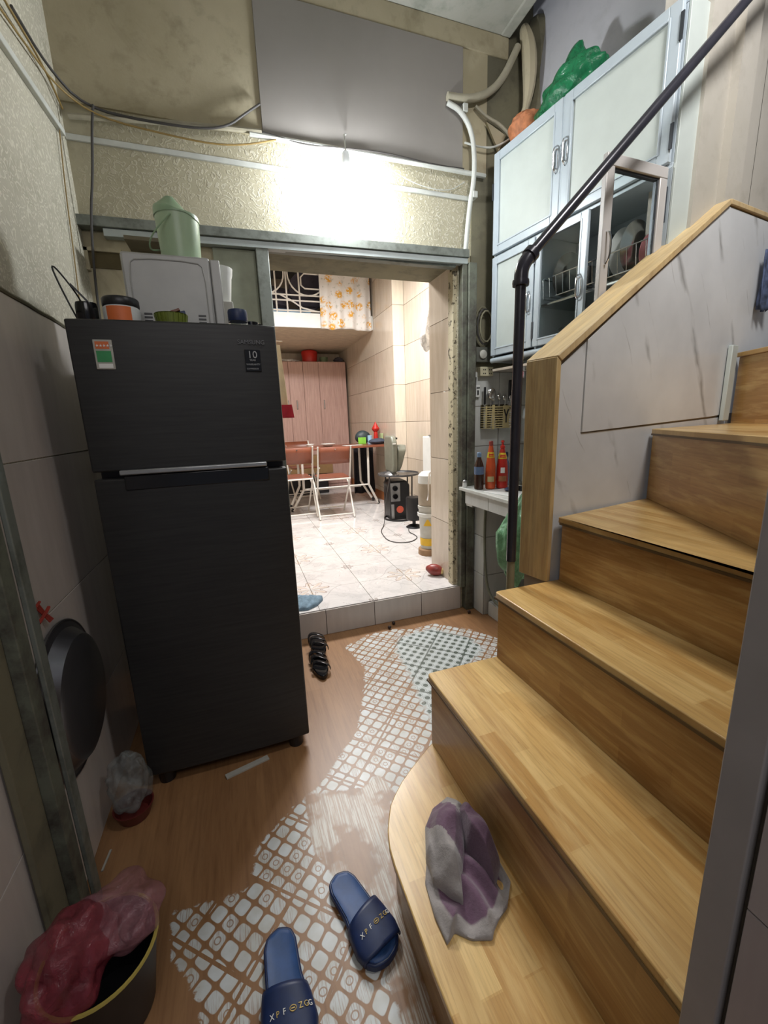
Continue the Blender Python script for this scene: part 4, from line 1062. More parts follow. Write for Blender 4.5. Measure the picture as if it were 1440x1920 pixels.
# sockets and meter on the kitchen wall
so = thing('power_socket', 'cream double power socket box on the tiled wall under the cabinet', 'socket', (1.62, 2.55, 1.66))
obj('box', B(1.575, 1.675, 2.525, 2.567, 1.665, 1.725), simple('cream_box', 'BDB79C', 0.5), so, bev=0.004)
mm = MB()
for x in (1.600, 1.614, 1.644, 1.658):
    for z in (1.682, 1.706): mm.box(x-0.003, x+0.003, 2.5235, 2.53, z-0.004, z+0.004)
obj('socket_hole', mm, M['black'], so)
sw_ = thing('round_switch', 'dusty round switch in a dark box above the cream socket', 'switch', (1.60, 2.55, 1.76))
obj('box', B(1.545, 1.65, 2.53, 2.567, 1.755, 1.85), simple('dark_dusty_box', '55564E', 0.6), sw_, bev=0.004)
obj('dial', MB().lathe([(0.028, 0.0), (0.027, -0.012), (0.020, -0.016), (0.001, -0.017)], (1.592, 2.53, 1.803), 24, ax='Y'), M['gray_box'], sw_)
cl = thing('cable_coil', 'dusty coil of old cable hanging beside the door frame', 'cable coil', (1.60, 2.54, 1.88))
for k, r in enumerate((0.11, 0.098, 0.086)):
    obj('loop', MB().tube([(1.60+r*0.55*cos(a)+0.006*k, 2.545-0.012*k, 1.975+r*1.1*sin(a)) for a in [2*pi*i/14 for i in range(14)]], 0.006, 6, closed=True), M['cable_dark'] if k % 2 else M['grime'], cl)
cab([(1.552, 2.54, 1.66), (1.548, 2.54, 1.60), (1.55, 2.54, 1.55), (1.545, 2.55, 1.45)], 0.0035, M['cable_dark'], 'short dark cord below the cream socket')
ms = single('wall_switch', B(1.548, 1.585, 2.54, 2.567, 1.53, 1.61), M['white'], (1.565, 2.55, 1.53), 'small white switch plate under the socket beside the door frame', 'switch', bev=0.003)
obj('rocker', MB().box(1.562, 1.572, 2.536, 2.541, 1.545, 1.575).box(1.556, 1.580, 2.536, 2.541, 1.588, 1.594), M['black'], ms)
# strip of shelf below the cabinet
single('shelf_strip', MB().obox(K(0.12, -0.50, 1.700), EX*0.10, EY*0.52, (0, 0, 0.008)), M['tile_beige'], tuple(K(0.12, -0.5, 1.69)), 'thin pale shelf board directly under the white cabinet', 'shelf', bev=0.002)
# cutlery holder
ch = thing('cutlery_holder', 'beige plastic cutlery holder hung on the tiled wall above the sauce bottles', 'cutlery holder', (1.70, 2.52, 1.32))
x0, x1, y0, y1, z0, z1 = 1.603, 1.835, 2.490, 2.560, 1.320, 1.470
obj('back', B(x0, x1, y1-0.003, y1, z0, z1+0.01), simple('gap_shade_tan', '5A523A', 0.6), ch)  # back coloured darker, so the gaps between the slats look shaded
obj('base', B(x0, x1, y0, y1-0.004, z0, z0+0.005), M['basket_tan'], ch)
for k in range(9):
    z = z0+0.014+k*0.0155
    for a in ((x0+0.006, 1.651, y0, y0+0.003), (1.669, 1.736, y0, y0+0.003), (1.784, x1-0.006, y0, y0+0.003), (x0-0.003, x0, y0+0.005, y1-0.004), (x1, x1+0.003, y0+0.005, y1-0.004)):
        obj('slat', B(*a, z, z+0.007), M['basket_tan'], ch)
for a in ((x0-0.004, x0+0.005, 0), (1.652, 1.668, 0.006), (x1-0.005, x1+0.004, 0)):
    obj('post', B(a[0], a[1], y0-0.002, y0+0.004, z0-a[2], z1+a[2]), M['basket_tan'], ch)
obj('front_plate', B(1.737, 1.783, y0-0.001, y0+0.003, z0, z1), M['basket_tan'], ch)
obj('letter', MB().bar((1.760, y0-0.003, z0+0.035), (1.760, y0-0.003, z0+0.080), 0.002, 0.009, (1, 0, 0)).bar((1.760, y0-0.003, z0+0.078), (1.743, y0-0.003, z0+0.125), 0.002, 0.009, (1, 0, 0)).bar((1.760, y0-0.003, z0+0.078), (1.777, y0-0.003, z0+0.125), 0.002, 0.009, (1, 0, 0)), M['black'], ch)
rng = random.Random(4)
kinds = [('ladle', 1.640, 0.10), ('spoon', 1.665, 0.05), ('spoon', 1.69, -0.06), ('fork', 1.712, 0.10), ('spoon', 1.73, 0.02), ('fork', 1.755, 0.12), ('spoon', 1.775, -0.04), ('spoon', 1.80, 0.08)]
words = {1.640: 'steel ladle in the cutlery holder, round bowl up beside the black knife', 1.665: 'steel spoon leaning right behind the ladle in the cutlery holder', 1.69: 'steel spoon tilted left in the middle of the cutlery holder', 1.712: 'first steel fork from the left in the cutlery holder', 1.73: 'upright steel spoon between the two forks in the holder', 1.755: 'second steel fork from the left in the cutlery holder', 1.775: 'steel spoon tilted left near the right end of the holder', 1.80: 'rightmost steel spoon in the cutlery holder'}
for kind, x, tl in kinds:
    ht = 0.17 if kind == 'ladle' else 0.135+rng.random()*0.03
    y = 2.515+rng.random()*0.025
    p0 = Vector((x, y, z0+0.006)); p1 = p0+Vector((sin(tl)*0.2, 0, 0.13+ht*0.35))
    t = thing(kind, words[x], kind, tuple(p0), 0, 'cutlery in the holder')
    obj('handle', MB().bar(p0, p1, 0.008, 0.002, (0, 1, 0)), M['chrome'], t)
    if kind == 'fork':
        m = MB()
        for q in (-1, 0, 1): m.bar(p1+Vector((q*0.006, 0, 0)), p1+Vector((q*0.006+sin(tl)*0.04, 0, 0.05)), 0.003, 0.002, (0, 1, 0))
        m.bar(p1+Vector((-0.008, 0, 0)), p1+Vector((0.008, 0, 0)), 0.003, 0.006, (0, 1, 0)); obj('tines', m, M['chrome'], t)
    else:
        r = 0.032 if kind == 'ladle' else 0.015
        m = blob((0, 0, 0), (r, 0.006 if kind == 'spoon' else 0.014, r*1.25), 0.0, n=16, m=10)
        m.v = [(v[0]+p1.x+sin(tl)*r, v[1]+p1.y, v[2]+p1.z+r*1.1) for v in m.v]
        obj('bowl', m, M['chrome'], t)
kn = thing('kitchen_knife', 'black handled knife at the left of the cutlery holder', 'knife', (1.615, 2.53, z0+0.006))
obj('blade', B(1.609, 1.621, 2.529, 2.531, z0+0.006, z0+0.16), M['chrome'], kn)
obj('handle', B(1.608, 1.622, 2.524, 2.536, z0+0.16, z0+0.275), M['black'], kn, bev=0.004)
kn2 = thing('chopper', 'tall black handled utensil behind the pole at the right of the holder', 'utensil', (1.815, 2.53, z0+0.006))
obj('blade', B(1.80, 1.83, 2.529, 2.531, z0+0.006, z0+0.19), M['chrome'], kn2)
obj('handle', B(1.805, 1.825, 2.522, 2.538, z0+0.19, z0+0.32), M['black'], kn2, bev=0.005)
# bottles
def bottle(name, x, y, prof, mat, capm, label, lab=None, labm=None, captop=None):
    t = thing(name, label, 'bottle', (x, y, ZC))
    obj('body', MB().lathe(prof, (x, y, ZC), 28), mat, t)
    h = prof[-1][1]; r = prof[-1][0]
    obj('cap', MB().lathe(captop or [(r*1.15, h-0.004), (r*1.15, h+0.022), (r*0.9, h+0.026), (0.001, h+0.027)], (x, y, ZC), 20), capm, t)
    if lab:
        z0_, z1_, rr = lab
        obj('label_band', MB().lathe([(rr, z0_), (rr, z1_)], (x, y, ZC), 28, caps=False), labm, t)
    return t
P1 = [(0.026, 0), (0.033, 0.006), (0.034, 0.06), (0.031, 0.15), (0.024, 0.21), (0.015, 0.265), (0.012, 0.285)]
b1 = bottle('sauce_bottle', 1.540, 2.33, P1, M['orange_sauce'], M['blossom'], 'orange chilli sauce bottle with a yellow neck label, left of the red one', (0.205, 0.245, 0.0), M['yellow'])
P2 = [(0.030, 0), (0.038, 0.006), (0.039, 0.06), (0.036, 0.14), (0.028, 0.20), (0.016, 0.25), (0.010, 0.265)]
b2 = bottle('sauce_bottle', 1.618, 2.315, P2, M['red_sauce'], M['red'], 'red sauce bottle with a yellow neck label and pointed red cap', None, None, [(0.015, 0.262), (0.015, 0.275), (0.007, 0.282), (0.006, 0.298), (0.012, 0.300), (0.008, 0.312), (0.001, 0.313)])
for b_, x, y, k in ((b1, 1.540, 2.33, 0), (b2, 1.618, 2.315, 1)):
    zz_ = ZC+(0.205 if k == 0 else 0.195)
    prof = [(0.0253, 0.0), (0.0195, 0.035)] if k == 0 else [(0.0298, 0.0), (0.0205, 0.038)]
    if k == 1 or True:
        for ch_ in [c for c in b_.children if c.name.startswith('label_band')]: bpy.data.objects.remove(ch_)
    obj('neck_label', MB().lathe([(r, z) for r, z in prof], (x, y, zz_), 24, caps=False), M['yellow'], b_)
    ov = MB().sheet(lambda u, v: (x+(0.0305 if k else 0.026)*sin(radians(-40+80*u)-0.45)*(1-v*0.18), y-(0.0305 if k else 0.026)*cos(radians(-40+80*u)-0.45)*(1-v*0.18), zz_+0.008+0.018*v), 10, 2)
    obj('label_badge', ov, M['red'], b_)
    t = text_part('MAGGI', 0.0085, M['yellow'], b_, (0, 0, 0), (1, -0.45, 0), (0, 0.15, 1)); t.location = Vector((x-0.024, y-(0.025 if k else 0.021), zz_+0.012))-wloc(b_)
    pt = MB().sheet(lambda u, v: (x+(0.0396 if k else 0.0342)*sin(radians(-38+76*u)-0.5), y-(0.0396 if k else 0.0342)*cos(radians(-38+76*u)-0.5), ZC+0.05+0.035*v), 10, 2)
    obj('picture_label', pt, M['basket_tan'] if k == 0 else M['tan_weave'], b_)
    if k: obj('picture_label', MB().sheet(lambda u, v: (x+0.0385*sin(radians(-20+40*u)-0.5), y-0.0385*cos(radians(-20+40*u)-0.5), ZC+0.105+0.035*v), 8, 2), M['white_print'], b_)
bottle('soy_bottle', 1.466, 2.35, [(0.026, 0), (0.030, 0.005), (0.031, 0.13), (0.028, 0.16), (0.014, 0.20), (0.013, 0.215)], M['dark_sauce'], simple('pale_blue_cap', '6E88A8', 0.4), 'dark bottle with a faded blue label next to the door frame', (0.10, 0.15, 0.0318), M['blue_bottle'])
bottle('small_bottle', 1.72, 2.42, [(0.022, 0), (0.026, 0.005), (0.026, 0.14), (0.013, 0.18), (0.012, 0.20)], M['blue_bottle'], M['navy_strap'], 'small blue bottle behind the pole, right of the red sauce bottle')
bottle('cooking_oil_bottle', 1.79, 2.20, [(0.032, 0), (0.037, 0.006), (0.037, 0.15), (0.030, 0.20), (0.016, 0.235), (0.015, 0.25)], M['clear_bottle'], M['yellow'], 'clear plastic bottle with a yellow cap and yellow label right of the pole', (0.09, 0.14, 0.0378), M['yellow'])
lp = thing('lidded_pan', 'dark pan with a silver lid on the counter behind the pole', 'pan', (1.70, 2.15, ZC))
obj('body', MB().lathe([(0.06, 0), (0.075, 0.004), (0.082, 0.04)], (1.70, 2.15, ZC), 30), M['black'], lp)
obj('lid', MB().lathe([(0.084, 0.040), (0.084, 0.045), (0.06, 0.055), (0.01, 0.060), (0.010, 0.070), (0.001, 0.072)], (1.70, 2.15, ZC), 30), M['steelpot'], lp)
single('cutting_sheet', MB().obox((1.55, 2.12, ZC+0.0025), (0.09, 0.02, 0), (-0.03, 0.14, 0), (0, 0, 0.0025)), M['white'], (1.55, 2.12, ZC), 'thin white cutting sheet lying on the counter', 'cutting board', bev=0.001)
single('dish_cloth', blob((1.585, 2.17, ZC+0.017), (0.045, 0.025, 0.014), 0.2, 3, 2, 20, 10, flat=0.011), M['navy_strap'], (1.59, 2.17, ZC+0.006), 'crumpled dark blue cloth on the white cutting sheet', 'cloth')
sp = thing('salt_shaker', 'small white shaker at the corner of the counter by the frame', 'shaker', (1.425, 2.46, ZC))
obj('body', MB().lathe([(0.014, 0), (0.016, 0.003), (0.014, 0.035)], (1.425, 2.46, ZC), 18), M['white'], sp)
obj('top', MB().lathe([(0.0145, 0.035), (0.014, 0.045), (0.004, 0.052)], (1.425, 2.46, ZC), 18), M['silver'], sp)
# under the counter
pp = thing('gas_regulator_box', 'dark grimy box hanging under the kitchen counter', 'box', (1.80, 2.35, 0.52))
obj('case', B(1.70, 1.86, 2.29, 2.38, 0.54, 0.73), simple('grimy_black', '33332F', 0.6), pp, bev=0.012)
obj('knob', MB().cyl((1.77, 2.33, 0.73), (1.77, 2.33, 0.80), 0.008), M['black'], pp)
obj('grille', MB().box(1.715, 1.845, 2.284, 2.290, 0.62, 0.63).box(1.715, 1.845, 2.284, 2.290, 0.66, 0.67).box(1.715, 1.845, 2.284, 2.290, 0.58, 0.59), M['black'], pp)
cab([(1.552, 2.40, 0.79), (1.535, 2.38, 0.60), (1.53, 2.36, 0.40), (1.535, 2.33, 0.22), (1.555, 2.25, 0.14), (1.60, 2.15, 0.116)], 0.009, simple('grey_hose', '6E6E5E', 0.5), 'grey hose hanging from the counter down to the tiled curb', 'hose', 'hose')
bgm = blob((0, 0, 0), (0.10, 0.09, 0.19), 0.16, 2.6, 8, 44, 36, fold=0.04)
def tb(v):
    k = 1.0-max(0, v[2])/0.19*0.75
    return (1.18+v[0]*k+max(0, v[2])*0.35, 1.55+v[1]*k, 0.87+v[2]*1.25)
bgm.v = [tb(v) for v in bgm.v]
hb = thing('hanging_bag', 'pale green plastic bag hanging behind the pole below the counter edge', 'bag', (1.18, 1.55, 0.64))
obj('bag', bgm, M['film_pale'], hb, angle=60)
obj('strap', MB().tube([(1.235, 1.55, 1.06), (1.22, 1.50, 1.14), (1.20, 1.40, 1.18)], 0.006, 6, smooth=2), M['film_pale'], hb)
for i, (y, z0_, mat_, lab_) in enumerate([(1.62, 1.50, 'black', 'long black rod hanging between the pole and the wooden post'), (1.66, 1.53, 'chrome', 'thin bright rod hanging beside the black rod behind the post')]):
    single('hanging_rod', MB().tube([(1.185+0.035*i, y, 1.66), (1.18+0.03*i, y, 1.30)], 0.006, 8), M[mat_], (1.18, y, 1.3), lab_, 'rod')
single('pink_hook', blob((1.095, 1.46, 1.56), (0.012, 0.010, 0.022), 0.1, 3, 1, 16, 10), M['pink'], (1.095, 1.46, 1.54), 'small pink plastic clip peeking out left of the wooden post', 'clip')
# navy garment at the right edge
P = PW(1.44, -0.02, 0)
gm = drape(PW(1.385, -0.03), PW(1.50, -0.03), 2.12, 1.86, 0.014, 2.5, 0.2, 3, 30, 12, 0.03)
single('garment', gm, simple('navy_white_cloth', '3E4862', 0.9, var=0.7, scale=25), tuple(P+Vector((0, 0, 1.86))), 'dark blue patterned cloth hanging on the marble wall at the right edge', 'cloth', sol=0.003)

# ------------------------------------------------------------------ far room furniture
wd = thing('wardrobe', 'pinkish oak wardrobe with several doors filling the far end of the bright room', 'wardrobe', (1.1, 8.2, FZ))
WX0, WX1, WYF = -0.42, 2.04, 7.9
obj('carcass', B(WX0, WX1, WYF+0.022, 8.5, FZ, 2.485), M['wardrobe'], wd, bev=0.003)
xe = [-0.42, 0.05, 0.52, 0.985, 1.245, 1.53, WX1]
hx = [None, 0.50, None, 1.0+0.10-0.115, 1.60, None]
for i in range(6):
    d = obj('door', B(xe[i]+0.003, xe[i+1]-0.003, WYF, WYF+0.020, FZ+0.06, 2.475), M['wardrobe'], wd, bev=0.002)
    h = {2: 0.94, 3: 1.10, 4: 1.49, 5: 1.60}.get(i)
    if i in (2, 3, 5): obj('handle', MB().tube([(h, WYF, 1.80), (h, WYF-0.025, 1.79), (h, WYF-0.025, 1.66), (h, WYF, 1.65)], 0.010, 8), M['silver'], d)
for nm, m_, lab_, cat_ in (('red_bucket', MB().lathe([(0.13, 0), (0.15, 0.17), (0.14, 0.20), (0.11, 0.215)], (1.42, 8.12, 2.486), 24), 'red plastic bucket on top of the wardrobe', 'bucket'),):
    single(nm, m_, M['red'], (1.42, 8.12, 2.486), lab_, cat_)
single('folded_bag', blob((1.95, 8.08, 2.53), (0.09, 0.12, 0.055), 0.15, 3, 4, 20, 12, flat=0.043), M['dark_clutter'], (1.95, 8.08, 2.487), 'dark bag on the right end of the wardrobe top', 'bag')
single('folded_plastic', blob((1.0, 8.08, 2.512), (0.20, 0.12, 0.035), 0.2, 3, 9, 24, 12, flat=0.025), M['film_white'], (1.0, 8.08, 2.487), 'low pale wrapped bundle on top of the wardrobe left of the red bucket', 'bundle')
single('storage_tub', MB().lathe([(0.07, 0), (0.08, 0.09), (0.084, 0.095), (0.001, 0.10)], (1.68, 8.10, 2.486), 20), simple('dull_green_tub', '6F7F62', 0.5), (1.68, 8.1, 2.486), 'small dull green tub on the wardrobe right of the red bucket', 'tub')
# loft railing and clutter
lr = thing('loft_railing', 'white wrought iron railing with round scrolls along the loft edge', 'railing', (0.6, 6.285, 2.906))
YR = 6.285
def rt(p, r=0.012, n=6): return MB().tube([(x, YR, z) for x, z in p], r, n)
for z in (2.93, 3.06, 3.13, 3.55): obj('rail', rt([(-0.6, z), (1.60, z)], 0.011), M['white_metal'], lr)
for x in (-0.35, 0.05, 0.70, 0.845, 1.02, 1.35, 1.55): obj('upright', rt([(x, 2.90), (x, 3.56)], 0.012), M['white_metal'], lr)
for cx, r in ((0.55, 0.27), (1.14, 0.27)):
    obj('scroll', rt([(cx+r*cos(a), 3.40+r*sin(a)) for a in [2*pi*i/28 for i in range(29)]], 0.011), M['white_metal'], lr)
obj('scroll', rt([(0.12, 3.22), (0.12, 3.34), (0.18, 3.38), (0.36, 3.38), (0.42, 3.33), (0.42, 3.24), (0.36, 3.2), (0.12, 3.2)], 0.011), M['white_metal'], lr)
obj('scroll', rt([(1.9, 3.22), (1.10, 3.22), (1.05, 3.26), (1.05, 3.36), (1.10, 3.41), (1.9, 3.41)], 0.011), M['white_metal'], lr)
obj('scroll', rt([(0.62, 3.14), (0.75, 3.13), (0.9, 3.06), (1.05, 2.97), (1.25, 2.93)], 0.011), M['white_metal'], lr)
single('curtain', drape((1.30, 6.235, 0), (2.03, 6.235, 0), 3.60, 2.70, 0.030, 4.0, 0.03, 1, 70, 24, 0.05), M['curtain'], (1.7, 6.235, 2.72), 'white curtain with yellow orange flowers hanging over the loft railing', 'curtain', sol=0.003)
single('mattress', B(-0.8, 1.2, 6.42, 7.6, 2.765, 2.99), M['blue_mattress'], (0.2, 7.0, 2.765), 'light blue mattress lying on the loft behind the railing', 'mattress', bev=0.04)
single('bedding_pile', blob((0.2, 6.9, 3.22), (0.75, 0.35, 0.27), 0.25, 2.2, 6, 40, 24, flat=0.225), M['dark_clutter'], (0.2, 6.9, 2.995), 'dark heap of bedding on the blue loft mattress', 'bedding')
single('fan_cover', MB().lathe([(0.01, -0.04), (0.27, -0.02), (0.28, 0.0), (0.27, 0.02), (0.01, 0.05)], (1.22, 6.75, 3.32), 28, ax='Y'), M['dark_clutter'], (1.22, 6.75, 3.0), 'dark round covered fan standing on the loft behind the railing', 'fan')
# table
tb_ = thing('dining_table', 'brown topped folding table against the right wall of the bright room', 'table', (1.35, 5.9, FZ))
obj('tabletop', B(0.55, 2.055, 5.62, 6.30, 1.035, 1.062), M['wood_brown'], tb_, bev=0.004)
for x, s in ((0.80, -1), (1.74, 1)):
    for y, dy in ((5.72, 1), (6.18, -1)):
        lg = obj('leg', MB().tube([(x, y, 1.034), (x, y+dy*0.02, 0.50), (x+s*0.02, y+dy*0.03, 0.46), (x+s*0.16, y+dy*0.10, FZ+0.025)], 0.017, 8), M['white_metal'], tb_)
        obj('foot_cap', MB().tube([(x+s*0.15, y+dy*0.095, FZ+0.055), (x+s*0.172, y+dy*0.11, FZ+0.012)], 0.021, 8), M['black'], lg)
obj('crossbar', MB().tube([(0.80, 5.74, 0.50), (1.74, 5.74, 0.50)], 0.012, 6), M['white_metal'], tb_)
obj('crossbar', MB().tube([(0.80, 6.16, 0.42), (1.74, 6.16, 0.42)], 0.012, 6), M['white_metal'], tb_)
# chairs (built facing away from the camera)
def chair(x, y, rot, label):
    t = thing('folding_chair', label, 'chair', (x, y, FZ), rot, 'folding chairs at the table')
    w = 0.205
    def ob(n, m, mt, **k): return obj(n, m, mt, t, local=True, **k)
    for s in (-1, 1):
        ob('long_leg', MB().tube([(s*w, -0.27, 0.93), (s*w, -0.16, 0.60), (s*w, -0.05, 0.40), (s*w*0.95, 0.28, 0.01)], 0.0115, 8), M['white_metal'])
        ob('short_leg', MB().tube([(s*(w+0.024), 0.22, 0.505), (s*(w+0.024), 0.05, 0.42), (s*(w+0.018), -0.22, 0.01)], 0.0115, 8), M['white_metal'])
    def back(u, v):
        xx = (u-0.5)*2*(w-0.014); bow = 0.03*(1-(2*u-1)**2)
        return (xx, -0.268+0.067*(1-v)*1.0-bow, 0.715+v*0.205)
    ob('backrest', MB().sheet(back, 14, 3), M['wood_brown'], sol=0.012)
    ob('seat', MB().prism([(-w+0.016, -0.17), (w-0.016, -0.17), (w-0.006, 0.21), (w-0.03, 0.25), (-w+0.03, 0.25), (-w+0.006, 0.21)], 0.515, 0.537), M['wood_brown'], bev=0.004)
    ob('seat_rail', MB().tube([(-w, -0.175, 0.512), (w, -0.175, 0.512)], 0.011, 8), M['white_metal'])
    ob('stretcher', MB().tube([(-w-0.02, -0.195, 0.055), (w+0.02, -0.195, 0.055)], 0.009, 6), M['white_metal'])
    ob('stretcher', MB().tube([(-w, 0.235, 0.075), (w, 0.235, 0.075)], 0.009, 6), M['white_metal'])
    ob('rivet', MB().cyl((0, -0.305, 0.895), (0, -0.298, 0.895), 0.007, n=10), M['chrome'])
    return t
chair(1.12, 5.33, -0.02, 'folding chair nearest the round side table, white tube frame and bowed brown back')
chair(0.67, 5.55, 0.03, 'folding chair partly hidden by the refrigerator edge, white frame, brown seat')
t3 = chair(0.95, 6.85, 3.25, 'folding chair on the far side of the table before the wardrobe')
# table items
zt = 1.0625
single('plate_stack', MB().lathe([(0.05, 0), (0.10, 0.03), (0.105, 0.036), (0.05, 0.012)], (1.22, 5.95, zt), 24), M['white'], (1.22, 5.95, zt), 'white dish in the middle of the table', 'dish')
single('rice_bowl', MB().lathe([(0.03, 0), (0.05, 0.03), (0.057, 0.05), (0.052, 0.05), (0.02, 0.01)], (0.94, 5.80, zt), 24), M['white'], (0.94, 5.8, zt), 'small white bowl at the left of the table', 'bowl')
cp = thing('dark_cap', 'dark rounded box with a green front at the back of the table', 'box', (1.80, 6.15, zt))
obj('shell', blob((1.80, 6.15, zt+0.10), (0.12, 0.08, 0.10), 0.04, 2, 1, 24, 14, flat=0.10), simple('dark_teal', '2F3C40', 0.5), cp)
obj('front', B(1.70, 1.82, 6.045, 6.06, zt+0.001, zt+0.10), simple('lime_card', '7FC043', 0.5), cp, bev=0.003)
single('red_bottle', MB().lathe([(0.040, 0), (0.035, 0.08), (0.028, 0.17), (0.055, 0.20), (0.06, 0.22), (0.012, 0.30), (0.006, 0.32)], (2.0, 6.12, zt), 18), M['red'], (2.0, 6.12, zt), 'red pointed bottle on the table against the tiled wall', 'bottle')
single('cloth_cap', blob((1.93, 5.85, zt+0.04), (0.13, 0.09, 0.045), 0.12, 3, 3, 24, 12, flat=0.038), simple('slate_cloth', '3D4454', 0.8), (1.93, 5.85, zt), 'dark slate cloth cap on the right end of the table', 'cap')
single('yellow_carton', B(2.02, 2.052, 5.92, 6.0, zt, zt+0.15), simple('pale_green_carton', 'A9B98A', 0.5), (2.03, 5.95, zt), 'small pale green carton standing beside the red bottle', 'carton', bev=0.002)
single('blue_tin', MB().lathe([(0.035, 0), (0.035, 0.12), (0.03, 0.124)], (1.89, 6.08, zt), 20), simple('light_blue_tin', '9FC3E0', 0.4), (1.89, 6.08, zt), 'light blue tin on the table left of the red bottle', 'tin')
single('paper_sheet', MB().obox((1.55, 5.85, zt+0.003), (0.13, 0.02, 0), (-0.01, 0.07, 0), (0, 0, 0.002)), M['white'], (1.55, 5.85, zt), 'loose sheet of paper lying on the brown table top', 'paper')
# dark stuff under the table and behind
single('storage_box', B(0.35, 1.45, 7.2, 7.7, FZ, FZ+0.34), M['black'], (0.8, 6.7, FZ), 'long low black box on the floor behind the folding chairs', 'box', bev=0.02)
dc = single('hanging_coat', drape((1.72, 6.42, 0), (2.04, 6.42, 0), 1.03, 0.26, 0.03, 2.5, 0.05, 5, 30, 14), simple('black_cloth', '1E1D22', 0.9), (1.88, 6.42, 0.26), 'dark garment hanging below the table at the right wall', 'garment', sol=0.02)
single('cardboard_box', B(0.45, 1.55, 7.25, 7.55, FZ+0.342, FZ+0.66), simple('cardboard', '8A6B45', 0.8), (1.0, 6.6, FZ+0.342), 'brown cardboard box stacked on the low black box', 'box', bev=0.006)
# round side table with box fan
sx, sy, sz = 1.845, 4.80, 0.745
rt_ = thing('round_side_table', 'low round black table with wire legs in front of the tiled wall', 'side table', (sx, sy, FZ))
obj('tabletop', MB().lathe([(0.245, -0.012), (0.255, -0.008), (0.258, 0.012), (0.250, 0.014), (0.243, 0.0), (0.001, 0.0)], (sx, sy, sz), 44), simple('dark_table_top', '4A4A4C', 0.25), rt_)
for a in (0.6, 2.2, 3.75, 5.3):
    obj('leg', MB().tube([(sx+0.20*cos(a), sy+0.20*sin(a), sz-0.012), (sx+0.185*cos(a), sy+0.185*sin(a), FZ+0.012)], 0.009, 8), M['black'], rt_)
obj('foot_ring', MB().tube([(sx+0.19*cos(a), sy+0.19*sin(a), FZ+0.011) for a in [2*pi*i/36 for i in range(36)]], 0.011, 8, closed=True), M['black'], rt_)
bf = thing('box_fan', 'grey green box fan seen from the side on the round table', 'fan', (1.77, 4.74, sz+0.002))
m = MB().prism([(4.62, sz+0.04), (4.60, sz+0.12), (4.60, sz+0.40), (4.65, sz+0.47), (4.86, sz+0.47), (4.90, sz+0.40), (4.90, sz+0.12), (4.86, sz+0.04)], 1.700, 1.765, 'X')
obj('housing', m, M['gray_fan'], bf, bev=0.018, seg=3)
m = MB().prism([(4.66, sz+0.05), (4.63, sz+0.12), (4.63, sz+0.30), (4.68, sz+0.36), (4.84, sz+0.36), (4.88, sz+0.30), (4.88, sz+0.12), (4.84, sz+0.05)], 0, 0.09, 'X')
m.v = [(1.768+v[0]*(0.35+1.0*(v[2]-sz)/0.36)+(v[2]-sz)*0.05, v[1], v[2]) for v in m.v]
obj('motor_hump', m, M['gray_fan'], bf, bev=0.015, seg=3)
obj('base', MB().lathe([(0.085, 0.0), (0.09, 0.006), (0.08, 0.02), (0.03, 0.045)], (1.735, 4.74, sz+0.0015), 30), M['silver'], bf)
obj('knob', MB().cyl((1.768, 4.66, sz+0.44), (1.785, 4.66, sz+0.44), 0.012, n=12), M['black'], bf)
obj('label_stripe', B(1.705, 1.745, 4.594, 4.600, sz+0.375, sz+0.39), M['white_print'], bf)
mo = thing('black_appliance', 'black appliance with a silver panel and two knobs beneath the round table', 'appliance', (1.84, 4.88, FZ), -0.10)
def mloc(m, *a, **k): return obj(a[0], m, a[1], mo, local=True, **k)
mloc(MB().prism([(-0.13, 0.0), (0.13, 0.0), (0.13, 0.43), (0.09, 0.485), (-0.10, 0.485), (-0.13, 0.44)], -0.16, 0.15, 'Y'), 'body', M['black'], bev=0.012)
mloc(B(-0.125, 0.005, -0.168, -0.159, 0.235, 0.465), 'panel', M['silver'], bev=0.004)
mloc(B(-0.125, -0.075, -0.166, -0.159, 0.02, 0.20), 'trim_strip', M['silver'], bev=0.002)
for z in (0.40, 0.30): mloc(MB().cyl((-0.06, -0.168, z), (-0.06, -0.19, z), 0.034, 0.030, 24), 'knob', M['black_gloss'])
mloc(MB().cyl((0.0, -0.160, 0.13), (0.0, -0.163, 0.13), 0.045, n=24), 'round_sticker', simple('orange_red_sticker', 'D8614A', 0.5))
pst = thing('black_pedestal_heater', 'small black cylinder on a stand with a disc foot beside the round table', 'heater', (1.83, 4.28, FZ))
obj('drum', MB().lathe([(0.075, 0.09), (0.088, 0.10), (0.09, 0.34), (0.085, 0.355), (0.001, 0.357)], (1.83, 4.30, FZ), 30), M['black'], pst)
obj('stem', MB().cyl((1.83, 4.30, FZ+0.03), (1.83, 4.30, FZ+0.10), 0.02), M['black'], pst)
obj('foot', MB().lathe([(0.092, 0.0), (0.094, 0.008), (0.06, 0.028), (0.02, 0.04)], (1.83, 4.30, FZ), 30), M['black'], pst)
cab([(1.66, 4.60, 0.74), (1.60, 4.60, 0.50), (1.575, 4.6, 0.25), (1.53, 4.50, FZ+0.008), (1.42, 4.30, FZ+0.006), (1.38, 4.10, FZ+0.006), (1.36, 3.90, FZ+0.006), (1.42, 3.78, FZ+0.006), (1.55, 3.74, FZ+0.006), (1.68, 3.85, FZ+0.006), (1.70, 3.98, FZ+0.006), (1.68, 4.10, FZ+0.006), (1.74, 4.25, FZ+0.008)], 0.0045, M['cable_dark'], 'grey cable looping over the floral floor from the round table')
